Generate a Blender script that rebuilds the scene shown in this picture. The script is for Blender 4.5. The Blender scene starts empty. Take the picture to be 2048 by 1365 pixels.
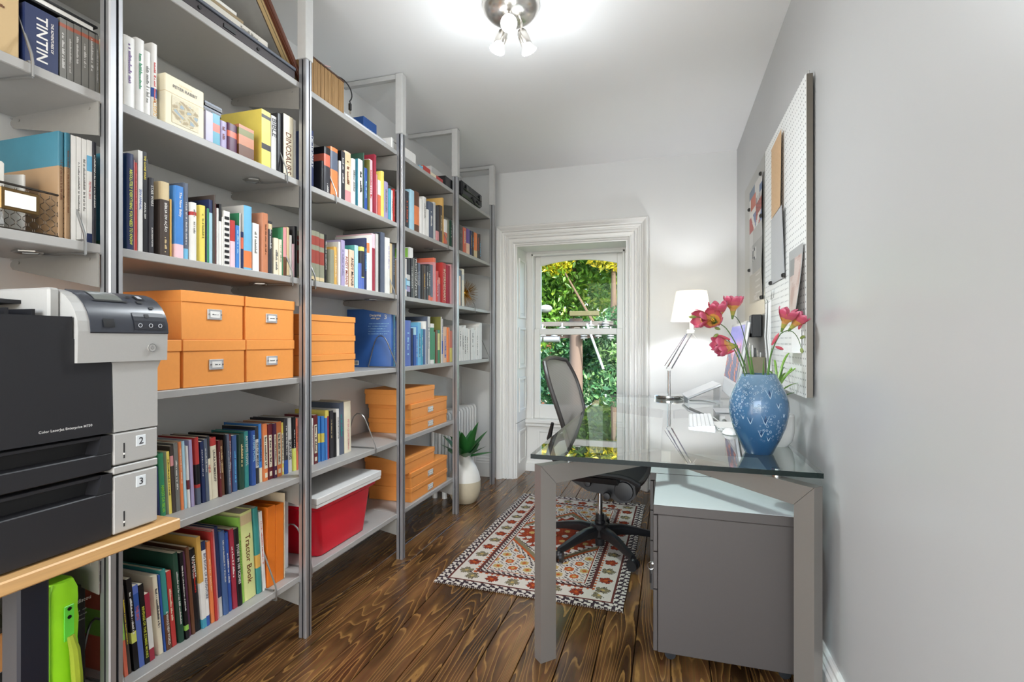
import bpy, bmesh, math, random
from mathutils import Vector, Matrix
PI = math.pi
random.seed(7)
scene = bpy.context.scene
COL = scene.collection

# ------------------------------------------------------------------ camera
cam_d = bpy.data.cameras.new('camera'); cam_d.sensor_width = 36.0; cam_d.lens = 18.0
cam_d.clip_start = 0.02; cam_d.clip_end = 400
cam = bpy.data.objects.new('camera', cam_d); COL.objects.link(cam)
cam.location = (0, 0, 1.18); cam.rotation_euler = (PI/2, 0, math.atan(312/1024))
scene.camera = cam

# ------------------------------------------------------------------ colour management / exposure
vs = scene.view_settings
vs.view_transform = 'Standard'; vs.look = 'None'; vs.gamma = 1.0; vs.use_curve_mapping = False
vs.exposure = 0.82

# ------------------------------------------------------------------ sky
w = bpy.data.worlds.new('sky'); scene.world = w; w.use_nodes = True
wn = w.node_tree; wn.nodes.clear()
sky = wn.nodes.new('ShaderNodeTexSky'); sky.sky_type = 'NISHITA'; sky.sun_disc = False
sky.sun_elevation = math.radians(38); sky.sun_rotation = math.radians(140); sky.air_density = 1.0; sky.dust_density = 2.0
bg = wn.nodes.new('ShaderNodeBackground'); bg.inputs[1].default_value = 0.6
wo = wn.nodes.new('ShaderNodeOutputWorld')
wn.links.new(sky.outputs[0], bg.inputs[0]); wn.links.new(bg.outputs[0], wo.inputs[0])

# ------------------------------------------------------------------ sun (lights the garden, comes over the house from the right)
def lamp(name, kind, loc, energy, color=(1, 1, 1), rot=None, **kw):
    d = bpy.data.lights.new(name, kind); d.energy = energy; d.color = color
    for k, v in kw.items(): setattr(d, k, v)
    o = bpy.data.objects.new(name, d); COL.objects.link(o); o.location = loc
    if rot is not None: o.rotation_euler = rot
    return o
sun = lamp('sun', 'SUN', (6, -4, 12), 6.5, (1.0, 0.95, 0.86), angle=math.radians(0.6))
sun.rotation_euler = Vector((-0.55, 0.62, -0.55)).to_track_quat('-Z', 'Y').to_euler()
# area light added for frontal light, set in an assumed, unseen rear doorway
rear_light = lamp('added_rear_light', 'AREA', (-0.62, -1.62, 1.25), 42, (0.88, 0.95, 1.0), (PI/2, 0, 0), shape='RECTANGLE', size=2.0, size_y=2.3)

# ------------------------------------------------------------------ helpers
def hexc(h):
    h = h.lstrip('#'); out = []
    for i in (0, 2, 4):
        c = int(h[i:i+2], 16)/255.0
        out.append(c/12.92 if c <= 0.04045 else ((c+0.055)/1.055)**2.4)
    return (out[0], out[1], out[2], 1.0)

MATS = {}
def mat(name, col, rough=0.5, metal=0.0, spec=0.5, nscale=40.0, namp=0.05, bump=0.0, bscale=200.0, coat=0.0, emit=None, estr=0.0, sheen=0.0, aniso=None):
    """Principled material whose colour and relief are broken up by procedural noise."""
    if name in MATS: return MATS[name]
    m = bpy.data.materials.new(name); m.use_nodes = True
    nt = m.node_tree; bs = nt.nodes['Principled BSDF']
    c = hexc(col) if isinstance(col, str) else col
    tc = nt.nodes.new('ShaderNodeTexCoord')
    vec = tc.outputs['Object']
    if aniso:
        mp = nt.nodes.new('ShaderNodeMapping'); mp.inputs['Scale'].default_value = aniso
        nt.links.new(vec, mp.inputs[0]); vec = mp.outputs[0]
    nz = nt.nodes.new('ShaderNodeTexNoise'); nz.inputs['Scale'].default_value = nscale; nz.inputs['Detail'].default_value = 3
    nt.links.new(vec, nz.inputs['Vector'])
    mx = nt.nodes.new('ShaderNodeMix'); mx.data_type = 'RGBA'
    mx.inputs['A'].default_value = tuple(max(0, x*(1-namp)) for x in c[:3])+(1,)
    mx.inputs['B'].default_value = tuple(min(1, x*(1+namp)) for x in c[:3])+(1,)
    nt.links.new(nz.outputs['Fac'], mx.inputs['Factor'])
    nt.links.new(mx.outputs['Result'], bs.inputs['Base Color'])
    bs.inputs['Roughness'].default_value = rough; bs.inputs['Metallic'].default_value = metal
    bs.inputs['Specular IOR Level'].default_value = spec
    bs.inputs['Coat Weight'].default_value = coat; bs.inputs['Coat Roughness'].default_value = 0.08
    if sheen: bs.inputs['Sheen Weight'].default_value = sheen
    if bump:
        n2 = nt.nodes.new('ShaderNodeTexNoise'); n2.inputs['Scale'].default_value = bscale; n2.inputs['Detail'].default_value = 2
        nt.links.new(vec, n2.inputs['Vector'])
        bp = nt.nodes.new('ShaderNodeBump'); bp.inputs['Strength'].default_value = bump; bp.inputs['Distance'].default_value = 0.002
        nt.links.new(n2.outputs['Fac'], bp.inputs['Height']); nt.links.new(bp.outputs[0], bs.inputs['Normal'])
    if emit:
        bs.inputs['Emission Color'].default_value = hexc(emit); bs.inputs['Emission Strength'].default_value = estr
    MATS[name] = m
    return m

def attr_mat(name, attr='paint', rough=0.7, bump=0.0, bscale=300, emit=0.0, spec=0.4, aniso=None):
    """Material that takes its colour from a woven / printed colour attribute of the mesh."""
    if name in MATS: return MATS[name]
    m = bpy.data.materials.new(name); m.use_nodes = True
    nt = m.node_tree; bs = nt.nodes['Principled BSDF']
    at = nt.nodes.new('ShaderNodeAttribute'); at.attribute_name = attr
    tc = nt.nodes.new('ShaderNodeTexCoord')
    n2 = nt.nodes.new('ShaderNodeTexNoise'); n2.inputs['Scale'].default_value = bscale
    nt.links.new(tc.outputs['Object'], n2.inputs['Vector'])
    mx = nt.nodes.new('ShaderNodeMix'); mx.data_type = 'RGBA'; mx.blend_type = 'MULTIPLY'; mx.inputs['Factor'].default_value = 0.25 if not emit else 0.0
    nt.links.new(at.outputs['Color'], mx.inputs['A']); nt.links.new(n2.outputs['Fac'], mx.inputs['B'])
    nt.links.new(mx.outputs['Result'], bs.inputs['Base Color'])
    bs.inputs['Roughness'].default_value = rough; bs.inputs['Specular IOR Level'].default_value = spec
    if bump:
        bp = nt.nodes.new('ShaderNodeBump'); bp.inputs['Strength'].default_value = bump; bp.inputs['Distance'].default_value = 0.003
        nt.links.new(n2.outputs['Fac'], bp.inputs['Height']); nt.links.new(bp.outputs[0], bs.inputs['Normal'])
    if emit:
        nt.links.new(at.outputs['Color'], bs.inputs['Emission Color']); bs.inputs['Emission Strength'].default_value = emit
        bs.inputs['Base Color'].default_value = (0.01, 0.01, 0.01, 1)
        for l in list(bs.inputs['Base Color'].links): nt.links.remove(l)
    MATS[name] = m
    return m

def glass_mat(name, tint, ior=1.5, rough=0.0):
    """Clear sheet glass: Fresnel-weighted mirror over clear transmission."""
    m = bpy.data.materials.new(name); m.use_nodes = True
    nt = m.node_tree; nt.nodes.clear()
    fr = nt.nodes.new('ShaderNodeFresnel'); fr.inputs['IOR'].default_value = ior
    ra = nt.nodes.new('ShaderNodeMath'); ra.operation = 'MULTIPLY_ADD'; ra.inputs[1].default_value = 1.0; ra.inputs[2].default_value = 1.0
    rb = nt.nodes.new('ShaderNodeMath'); rb.operation = 'MULTIPLY'; rb.inputs[1].default_value = 2.0
    rc = nt.nodes.new('ShaderNodeMath'); rc.operation = 'DIVIDE'   # both faces of the sheet: 2R / (1 + R)
    nt.links.new(fr.outputs[0], ra.inputs[0]); nt.links.new(fr.outputs[0], rb.inputs[0]); nt.links.new(rb.outputs[0], rc.inputs[0]); nt.links.new(ra.outputs[0], rc.inputs[1])
    gl = nt.nodes.new('ShaderNodeBsdfGlossy'); gl.inputs['Roughness'].default_value = rough; gl.inputs['Color'].default_value = (1, 1, 1, 1)
    tr = nt.nodes.new('ShaderNodeBsdfTransparent'); tr.inputs['Color'].default_value = hexc(tint)
    mx = nt.nodes.new('ShaderNodeMixShader'); out = nt.nodes.new('ShaderNodeOutputMaterial')
    nt.links.new(rc.outputs[0], mx.inputs[0]); nt.links.new(tr.outputs[0], mx.inputs[1]); nt.links.new(gl.outputs[0], mx.inputs[2])
    nt.links.new(mx.outputs[0], out.inputs[0])
    MATS[name] = m
    return m

class MB:
    """Collects simple shapes into one mesh."""
    def __init__(s): s.v = []; s.f = []; s.m = []; s.sm = []
    def add(s, vs, fs, m=0, smooth=False):
        o = len(s.v); s.v += [tuple(p) for p in vs]
        for f in fs: s.f.append([i+o for i in f]); s.m.append(m); s.sm.append(smooth)
        return s
    def box(s, x0, x1, y0, y1, z0, z1, m=0):
        return s.add([(x0,y0,z0),(x1,y0,z0),(x1,y1,z0),(x0,y1,z0),(x0,y0,z1),(x1,y0,z1),(x1,y1,z1),(x0,y1,z1)],
                     [(0,3,2,1),(4,5,6,7),(0,1,5,4),(1,2,6,5),(2,3,7,6),(3,0,4,7)], m)
    def cbox(s, x0, x1, y0, y1, z0, z1, b=0.003, m=0):
        b = min(b, abs(x1-x0)*.45, abs(y1-y0)*.45, abs(z1-z0)*.45)
        bm = bmesh.new(); r = bmesh.ops.create_cube(bm, size=1)
        for v in bm.verts: v.co = Vector((x0+(v.co.x+.5)*(x1-x0), y0+(v.co.y+.5)*(y1-y0), z0+(v.co.z+.5)*(z1-z0)))
        bmesh.ops.bevel(bm, geom=list(bm.edges), offset=b, segments=1, affect='EDGES', profile=0.5)
        bm.verts.index_update()
        s.add([v.co[:] for v in bm.verts], [[v.index for v in f.verts] for f in bm.faces], m); bm.free(); return s
    def prism(s, poly, axis, a0, a1, m=0, smooth=False):
        n = len(poly)
        def P(p, a): return (a, p[0], p[1]) if axis == 'x' else ((p[0], a, p[1]) if axis == 'y' else (p[0], p[1], a))
        vs = [P(p, a0) for p in poly]+[P(p, a1) for p in poly]
        fs = [(i, (i+1) % n, n+(i+1) % n, n+i) for i in range(n)]
        s.add(vs, fs, m, smooth); s.add(vs[:n], [tuple(range(n))[::-1]], m); s.add(vs[n:], [tuple(range(n))], m); return s
    def tube(s, pts, r, n=8, closed=False, m=0, caps=True):
        pts = [Vector(p) for p in pts]; k = len(pts)
        rs = r if isinstance(r, (list, tuple)) else [r]*k
        tang = []
        for i in range(k):
            a = pts[(i-1) % k] if (closed or i > 0) else pts[i]
            b = pts[(i+1) % k] if (closed or i < k-1) else pts[i]
            t = (b-a); t = t.normalized() if t.length > 1e-9 else Vector((0, 0, 1)); tang.append(t)
        t0 = tang[0]; up = Vector((0, 0, 1)) if abs(t0.z) < .9 else Vector((1, 0, 0))
        nrm = (up - t0*up.dot(t0)).normalized(); vs = []
        for i in range(k):
            t = tang[i]; nrm = (nrm - t*nrm.dot(t))
            nrm = nrm.normalized() if nrm.length > 1e-6 else t.orthogonal().normalized()
            bn = t.cross(nrm)
            for j in range(n):
                a = 2*PI*j/n; vs.append(pts[i]+(nrm*math.cos(a)+bn*math.sin(a))*rs[i])
        fs = []
        for i in range(k if closed else k-1):
            i2 = (i+1) % k
            for j in range(n): fs.append((i*n+j, i*n+(j+1) % n, i2*n+(j+1) % n, i2*n+j))
        s.add(vs, fs, m, True)
        if caps and not closed:
            s.add(vs[:n], [tuple(range(n))[::-1]], m); s.add(vs[-n:], [tuple(range(n))], m)
        return s
    def lathe(s, prof, n=24, c=(0, 0, 0), m=0, mfun=None):
        vs = []
        for r, z in prof:
            for j in range(n):
                a = 2*PI*j/n; vs.append((c[0]+r*math.cos(a), c[1]+r*math.sin(a), c[2]+z))
        o = len(s.v); s.v += vs
        for i in range(len(prof)-1):
            for j in range(n):
                s.f.append([o+i*n+j, o+i*n+(j+1) % n, o+(i+1)*n+(j+1) % n, o+(i+1)*n+j])
                s.m.append(mfun(i) if mfun else m); s.sm.append(True)
        return s
    def disc(s, c, r, axis='z', n=20, m=0):
        vs = []
        for j in range(n):
            a = 2*PI*j/n; u, v = r*math.cos(a), r*math.sin(a)
            vs.append((c[0]+u, c[1]+v, c[2]) if axis == 'z' else ((c[0], c[1]+u, c[2]+v) if axis == 'x' else (c[0]+u, c[1], c[2]+v)))
        return s.add(vs, [tuple(range(n))], m)
    def cyl(s, p0, p1, r, n=12, m=0): return s.tube([p0, p1], r, n, m=m)
    def sphere(s, c, r, n=10, m=0, sc=(1, 1, 1)):
        k = max(4, n//2+1); vs = []
        for i in range(k+1):
            th = PI*i/k
            for j in range(n):
                a = 2*PI*j/n; vs.append((c[0]+sc[0]*r*math.sin(th)*math.cos(a), c[1]+sc[1]*r*math.sin(th)*math.sin(a), c[2]+sc[2]*r*math.cos(th)))
        return s.add(vs, [(i*n+j, i*n+(j+1) % n, (i+1)*n+(j+1) % n, (i+1)*n+j) for i in range(k) for j in range(n)], m, True)
    def xf(s, M, start=0):
        for i in range(start, len(s.v)): s.v[i] = tuple(M @ Vector(s.v[i]))
        return s
    def mesh(s, name, mats, recalc=True, sharp=35):
        me = bpy.data.meshes.new(name); me.from_pydata(s.v, [], s.f)
        if not isinstance(mats, (list, tuple)): mats = [mats]
        for m in mats: me.materials.append(m)
        if len(me.polygons) == len(s.m):
            me.polygons.foreach_set('material_index', s.m)
            me.polygons.foreach_set('use_smooth', s.sm)
        if recalc:
            bm = bmesh.new(); bm.from_mesh(me)
            bmesh.ops.remove_doubles(bm, verts=bm.verts, dist=1e-6)
            bmesh.ops.recalc_face_normals(bm, faces=bm.faces); bm.to_mesh(me); bm.free()
        if any(s.sm): me.set_sharp_from_angle(angle=math.radians(sharp))
        me.update(); return me
    def build(s, name, mats, parent=None, loc=None, rot=None, **kw):
        return link(name, s.mesh(name, mats, **kw), parent, loc, rot)

def link(name, data, parent=None, loc=None, rot=None):
    o = bpy.data.objects.new(name, data); COL.objects.link(o)
    if parent is not None: o.parent = parent
    if loc is not None: o.location = loc
    if rot is not None: o.rotation_euler = rot
    return o
def tag(o, label=None, cat=None, group=None, kind=None):
    if label: o['label'] = label
    if cat: o['category'] = cat
    if group: o['group'] = group
    if kind: o['kind'] = kind
    return o
def thing(name, label, cat, loc=(0, 0, 0), rot=(0, 0, 0), group=None):
    return tag(link(name, None, None, loc, rot), label, cat, group)
def struct(name, parent=None, mb=None, m=None):
    o = mb.build(name, m, parent) if mb else link(name, None, parent)
    if parent is None: o['kind'] = 'structure'
    return o
def copy_tree(o, parent=None):
    c = o.copy(); COL.objects.link(c); c.parent = parent
    for ch in list(o.children): copy_tree(ch, c)
    return c

# lettering: flat font outlines turned into real thin mesh
FONT_CACHE = {}
def glyphs(txt, bold=0.012):
    if txt in FONT_CACHE: return FONT_CACHE[txt]
    cu = bpy.data.curves.new('lettering', 'FONT'); cu.body = txt; cu.resolution_u = 2; cu.offset = bold; cu.size = 1
    ob = bpy.data.objects.new('lettering', cu)
    me = bpy.data.meshes.new_from_object(ob)
    vs = [tuple(v.co) for v in me.vertices]; fs = [list(p.vertices) for p in me.polygons]
    bpy.data.objects.remove(ob); bpy.data.meshes.remove(me); bpy.data.curves.remove(cu)
    x0 = min(v[0] for v in vs); x1 = max(v[0] for v in vs); y0 = min(v[1] for v in vs); y1 = max(v[1] for v in vs)
    vs = [((v[0]-x0), (v[1]-(y0+y1)/2)) for v in vs]
    FONT_CACHE[txt] = (vs, fs, x1-x0, y1-y0); return FONT_CACHE[txt]
def text(txt, height, maxlen, m, parent, origin, xdir, ydir, name='lettering', center=False):
    vs, fs, L, Hh = glyphs(txt)
    sy = height/Hh; sx = min(sy*1.05, maxlen/L)
    o, xd, yd = Vector(origin), Vector(xdir), Vector(ydir)
    off = -L*sx/2 if center else 0
    mb = MB(); mb.add([o+xd*(v[0]*sx+off)+yd*(v[1]*sy) for v in vs], fs)
    return mb.build(name, m, parent, recalc=False)
def squiggle(L, hgt, m, parent, origin, xdir, ydir, seed=0, name='lettering', two=False):
    """Print too small to read: a run of short irregular marks."""
    r = random.Random(seed); mb = MB(); o, xd, yd = Vector(origin), Vector(xdir), Vector(ydir)
    t = 0
    while t < L:
        wd = hgt*r.uniform(.28, .6); hh = hgt*r.choice([.5, .6, .6, .8, 1])
        if r.random() < .16: t += hgt*.5; continue
        p = o+xd*t - yd*hgt*.5
        mb.add([p, p+xd*wd*.8, p+xd*wd*.8+yd*hh, p+yd*hh], [(0, 1, 2, 3)])
        t += wd
    return mb.build(name, m, parent, recalc=False)

def paint_grid(name, nu, nv, origin, du, dv, fn, m, parent=None, zfn=None, recalc=False):
    """A woven or printed sheet: grid of cells, each with its own dye colour."""
    o, du, dv = Vector(origin), Vector(du), Vector(dv)
    nrm = du.cross(dv).normalized()
    vs = []
    for j in range(nv+1):
        for i in range(nu+1):
            u, v = i/nu, j/nv
            p = o+du*u+dv*v
            if zfn: p = p+nrm*zfn(u, v)
            vs.append(p[:])
    fs = [(j*(nu+1)+i, j*(nu+1)+i+1, (j+1)*(nu+1)+i+1, (j+1)*(nu+1)+i) for j in range(nv) for i in range(nu)]
    me = bpy.data.meshes.new(name); me.from_pydata(vs, [], fs); me.materials.append(m)
    at = me.attributes.new('paint', 'FLOAT_COLOR', 'FACE')
    buf = []
    for j in range(nv):
        for i in range(nu): buf += list(hexcache(fn((i+.5)/nu, (j+.5)/nv)))
    at.data.foreach_set('color', buf); me.update()
    return link(name, me, parent)
HC = {}
def hexcache(h):
    if h not in HC: HC[h] = hexc(h)
    return HC[h]
def lerp(a, b, t): return a+(b-a)*t
def bez(p0, p1, p2, p3, n=12):
    p0, p1, p2, p3 = map(Vector, (p0, p1, p2, p3)); out = []
    for i in range(n+1):
        t = i/n; u = 1-t; out.append(p0*u**3+p1*3*u*u*t+p2*3*u*t*t+p3*t**3)
    return out

# ------------------------------------------------------------------ materials
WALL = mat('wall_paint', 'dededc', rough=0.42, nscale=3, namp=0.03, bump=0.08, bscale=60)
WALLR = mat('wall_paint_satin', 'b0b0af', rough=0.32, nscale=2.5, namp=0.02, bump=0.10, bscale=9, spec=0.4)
CEIL = mat('ceiling_paint', 'f4f4f3', rough=0.7, nscale=2, namp=0.015)
TRIM = mat('trim_gloss_white', 'e6e5e1', rough=0.28, nscale=3, namp=0.015)
SHELF = mat('shelf_grey_laminate', 'a8a6a3', rough=0.42, nscale=60, namp=0.03)
BRACK = mat('bracket_grey_steel', '9b9893', rough=0.35, metal=0.3, nscale=60)
ALU = mat('aluminium_extrusion', 'b4b5b8', rough=0.36, metal=0.75, nscale=30, namp=0.01)
ALUDK = mat('aluminium_groove', '55565a', rough=0.5, metal=0.6)
DESKM = mat('desk_satin_metal', '8f8983', rough=0.36, metal=0.5, nscale=80, namp=0.04, aniso=(1, 1, 20))
CHROME = mat('chrome', 'd5d5d3', rough=0.08, metal=1.0, namp=0.0)
NICKEL = mat('brushed_nickel', 'c4bfb8', rough=0.25, metal=0.95, nscale=120, namp=0.06)
WIRE = mat('bookend_steel_wire', 'a3a3a2', rough=0.28, metal=0.9, namp=0.02)
BLACKP = mat('black_plastic', '17181a', rough=0.42, nscale=200, namp=0.1)
BLACKG = mat('black_gloss', '0e0f11', rough=0.18)
WHITEP = mat('white_plastic', 'e8e8e6', rough=0.35)
SILVER = mat('silver_aluminium', 'cfd0d1', rough=0.3, metal=0.6)
PAGES = mat('book_pages', 'e0d6bf', rough=0.8, nscale=600, namp=0.12, aniso=(1, 30, 1))
PAPER = mat('white_paper', 'ebe9e4', rough=0.75, nscale=20, namp=0.02)
ORANGE = mat('orange_box_paper', 'f09c4c', rough=0.55, nscale=90, namp=0.04, bump=0.04, bscale=500)
DARKO = mat('box_shadow_gap', '8a4410', rough=0.8)
TABGLASS = glass_mat('desk_sheet_glass', 'dff0ea', ior=1.72)
CLEAR = bpy.data.materials.new('desk_glass_underside'); CLEAR.use_nodes = True
CLEAR.node_tree.nodes.clear(); _t = CLEAR.node_tree.nodes.new('ShaderNodeBsdfTransparent'); _o = CLEAR.node_tree.nodes.new('ShaderNodeOutputMaterial'); CLEAR.node_tree.links.new(_t.outputs[0], _o.inputs[0])
WINGLASS = glass_mat('window_sheet_glass', 'fbfdfc', ior=1.07)
GEDGE = mat('glass_edge_green', '0b1917', rough=0.2, spec=0.25, nscale=30, namp=0.25)

# ================================================================== THE ROOM
ZC = 2.63; XL, XR, YB, YF = -1.745, 0.50, 4.21, -1.75
NX0, NX1, NZ1, YW = -1.249, -0.311, 2.0, 4.52      # window niche

# ---- floor of separate stained pine boards
def floor_mat():
    m = bpy.data.materials.new('stained_pine_board'); m.use_nodes = True
    nt = m.node_tree; bs = nt.nodes['Principled BSDF']; N = nt.nodes.new; L = nt.links.new
    tc = N('ShaderNodeTexCoord'); oi = N('ShaderNodeObjectInfo')
    cx = N('ShaderNodeCombineXYZ'); mu = N('ShaderNodeMath'); mu.operation = 'MULTIPLY'; mu.inputs[1].default_value = 53.0
    L(oi.outputs['Random'], mu.inputs[0]); L(mu.outputs[0], cx.inputs['Z']); L(mu.outputs[0], cx.inputs['Y'])
    ad = N('ShaderNodeVectorMath'); ad.operation = 'ADD'; L(tc.outputs['Object'], ad.inputs[0]); L(cx.outputs[0], ad.inputs[1])
    def mapped(sc):
        mp = N('ShaderNodeMapping'); mp.inputs['Scale'].default_value = sc; L(ad.outputs[0], mp.inputs[0]); return mp.outputs[0]
    # growth rings: contour lines of a long stretched field give cathedral figure and knots
    n1 = N('ShaderNodeTexNoise'); n1.inputs['Scale'].default_value = 1.0; n1.inputs['Detail'].default_value = 0.9; n1.inputs['Roughness'].default_value = 0.45
    L(mapped((8.5, .75, 1)), n1.inputs['Vector'])
    nf = N('ShaderNodeTexNoise'); nf.inputs['Scale'].default_value = 1.0; nf.inputs['Detail'].default_value = 3
    L(mapped((60, 14, 1)), nf.inputs['Vector'])
    a1 = N('ShaderNodeMath'); a1.operation = 'MULTIPLY'; a1.inputs[1].default_value = 23.0; L(n1.outputs['Fac'], a1.inputs[0])
    a2 = N('ShaderNodeMath'); a2.operation = 'MULTIPLY_ADD'; a2.inputs[1].default_value = 0.35; L(nf.outputs['Fac'], a2.inputs[0]); L(a1.outputs[0], a2.inputs[2])
    fr = N('ShaderNodeMath'); fr.operation = 'FRACT'; L(a2.outputs[0], fr.inputs[0])
    ring = N('ShaderNodeValToRGB'); e = ring.color_ramp.elements
    e[0].position = 0.0; e[0].color = (0, 0, 0, 1); e[1].position = 1.0; e[1].color = (0, 0, 0, 1)
    for p, v in ((0.45, .06), (0.78, .25), (0.90, 1.0), (0.955, .7), (0.975, 0.0)):
        q = e.new(p); q.color = (v, v, v, 1)
    L(fr.outputs[0], ring.inputs[0])
    # stain clouds
    n3 = N('ShaderNodeTexNoise'); n3.inputs['Scale'].default_value = 1.0; n3.inputs['Detail'].default_value = 4
    L(mapped((9, 2.0, 1)), n3.inputs['Vector'])
    base = N('ShaderNodeValToRGB'); b = base.color_ramp.elements
    b[0].position = 0.3; b[0].color = hexc('2d1a0c'); b[1].position = 0.72; b[1].color = hexc('7e552b')
    q = b.new(0.5); q.color = hexc('50331a'); L(n3.outputs['Fac'], base.inputs[0])
    # fine fibre
    n4 = N('ShaderNodeTexNoise'); n4.inputs['Scale'].default_value = 1.0; n4.inputs['Detail'].default_value = 2
    L(mapped((260, 5, 1)), n4.inputs['Vector'])
    fib = N('ShaderNodeMix'); fib.data_type = 'RGBA'; fib.blend_type = 'OVERLAY'; fib.inputs['Factor'].default_value = 0.35
    L(base.outputs[0], fib.inputs['A']); L(n4.outputs['Color'], fib.inputs['B'])
    hue = N('ShaderNodeHueSaturation'); L(fib.outputs['Result'], hue.inputs['Color'])
    v1 = N('ShaderNodeMath'); v1.operation = 'MULTIPLY_ADD'; v1.inputs[1].default_value = 0.5; v1.inputs[2].default_value = 0.85
    L(oi.outputs['Random'], v1.inputs[0]); L(v1.outputs[0], hue.inputs['Value']); hue.inputs['Saturation'].default_value = 0.95
    mk = N('ShaderNodeMath'); mk.operation = 'MULTIPLY'; mk.inputs[1].default_value = 0.5; L(ring.outputs[0], mk.inputs[0])
    mx = N('ShaderNodeMix'); mx.data_type = 'RGBA'; L(mk.outputs[0], mx.inputs['Factor']); L(hue.outputs[0], mx.inputs['A'])
    mx.inputs['B'].default_value = hexc('b98a4c')
    L(mx.outputs['Result'], bs.inputs['Base Color'])
    rr = N('ShaderNodeMath'); rr.operation = 'MULTIPLY_ADD'; rr.inputs[1].default_value = 0.18; rr.inputs[2].default_value = 0.14
    L(n3.outputs['Fac'], rr.inputs[0]); L(rr.outputs[0], bs.inputs['Roughness'])
    bp = N('ShaderNodeBump'); bp.inputs['Strength'].default_value = 0.12; bp.inputs['Distance'].default_value = 0.002
    L(nf.outputs['Fac'], bp.inputs['Height']); L(bp.outputs[0], bs.inputs['Normal'])
    bs.inputs['Specular IOR Level'].default_value = 0.5
    return m
FLOORM = floor_mat()
floor = struct('floor')
MB().box(XL-.02, XR+.02, YF-.02, 4.56, -.05, -.024).build('subfloor', mat('subfloor_dark', '120c08', rough=.9), floor)
edges = [XL, -1.60, -1.457, -1.325, -1.184, -1.052, -.903, -.785, -.6666, -.526, -.3854, -.2547, -.1224, .01, .145, .28, .41, XR]
for i in range(len(edges)-1):
    x0, x1 = edges[i]+.0016, edges[i+1]-.0016
    mb = MB(); mb.cbox(-(x1-x0)/2, (x1-x0)/2, YF, YB if x1 < NX0 or x0 > NX1 else YW, -.022, 0.0, .0018)
    mb.build('plank', FLOORM, floor, loc=((x0+x1)/2, 0, random.uniform(-.0006, .0006)))

# ---- shell
struct('ceiling', None, MB().box(XL-.1, XR+.1, YF-.1, 4.62, ZC, ZC+.12), CEIL)
struct('wall_left', None, MB().box(XL-.12, XL, YF-.1, 4.62, -.05, ZC+.02), WALL)
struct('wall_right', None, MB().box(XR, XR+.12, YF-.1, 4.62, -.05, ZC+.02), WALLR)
mb = MB(); mb.box(XL-.1, NX0, YB, 4.64, -.05, ZC+.02); mb.box(NX1, XR+.1, YB, 4.64, -.05, ZC+.02); mb.box(NX0, NX1, YB, 4.64, NZ1, ZC+.02)
mb.box(NX0, NX1, 4.535, 4.64, -.05, .47)
struct('wall_back', None, mb, WALL)
# unseen wall behind the photographer, with an opening added for the rear light
mb = MB(); DX0, DX1, DZ1 = -1.64, .40, 2.42
mb.box(XL-.1, DX0, YF-.12, YF, -.05, ZC+.02); mb.box(DX1, XR+.1, YF-.12, YF, -.05, ZC+.02); mb.box(DX0, DX1, YF-.12, YF, DZ1, ZC+.02)
struct('wall_front', None, mb, WALL)

# ---- skirting boards
def skirt(name, segs):
    mb = MB()
    prof = [(0, 0), (.022, 0), (.022, .12), (.017, .128), (.019, .14), (.012, .15), (.012, .162), (.006, .172), (0, .172)]
    for (ax, a0, a1, at, sgn) in segs:
        poly = [(at+sgn*p, z) for p, z in prof]
        mb.prism(poly, ax, a0, a1)
    return struct(name, None, mb, TRIM)
skirt('baseboard_right', [('y', YF, YB, XR, -1)])
skirt('baseboard_left', [('y', YF, YB, XL, 1)])
skirt('baseboard_back', [('x', XL, -1.42, YB, -1), ('x', -.14, XR-.02, YB, -1)])

# ---- moulded window casing swept round the niche, with mitred corners
prof = [(0, 0), (0, .014), (.012, .018), (.018, .03), (.026, .03), (.030, .022), (.052, .024), (.058, .036), (.066, .036), (.071, .028), (.076, .028), (.081, .038), (.090, .040),
        (.096, .030), (.108, .032), (.114, .048), (.122, .050), (.130, .058), (.142, .068), (.152, .072), (.160, .066), (.164, .05), (.166, 0)]
mb = MB(); rows = []
for u, p in prof:
    y = YB-p
    rows.append([(NX0-u, y, 0), (NX0-u, y, NZ1+u), (NX1+u, y, NZ1+u), (NX1+u, y, 0)])
vs = [p for r in rows for p in r]
fs = [(i*4+j, i*4+j+1, (i+1)*4+j+1, (i+1)*4+j) for i in range(len(rows)-1) for j in range(3)]
mb.add(vs, fs)
struct('trim_1', None, mb, TRIM)

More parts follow.
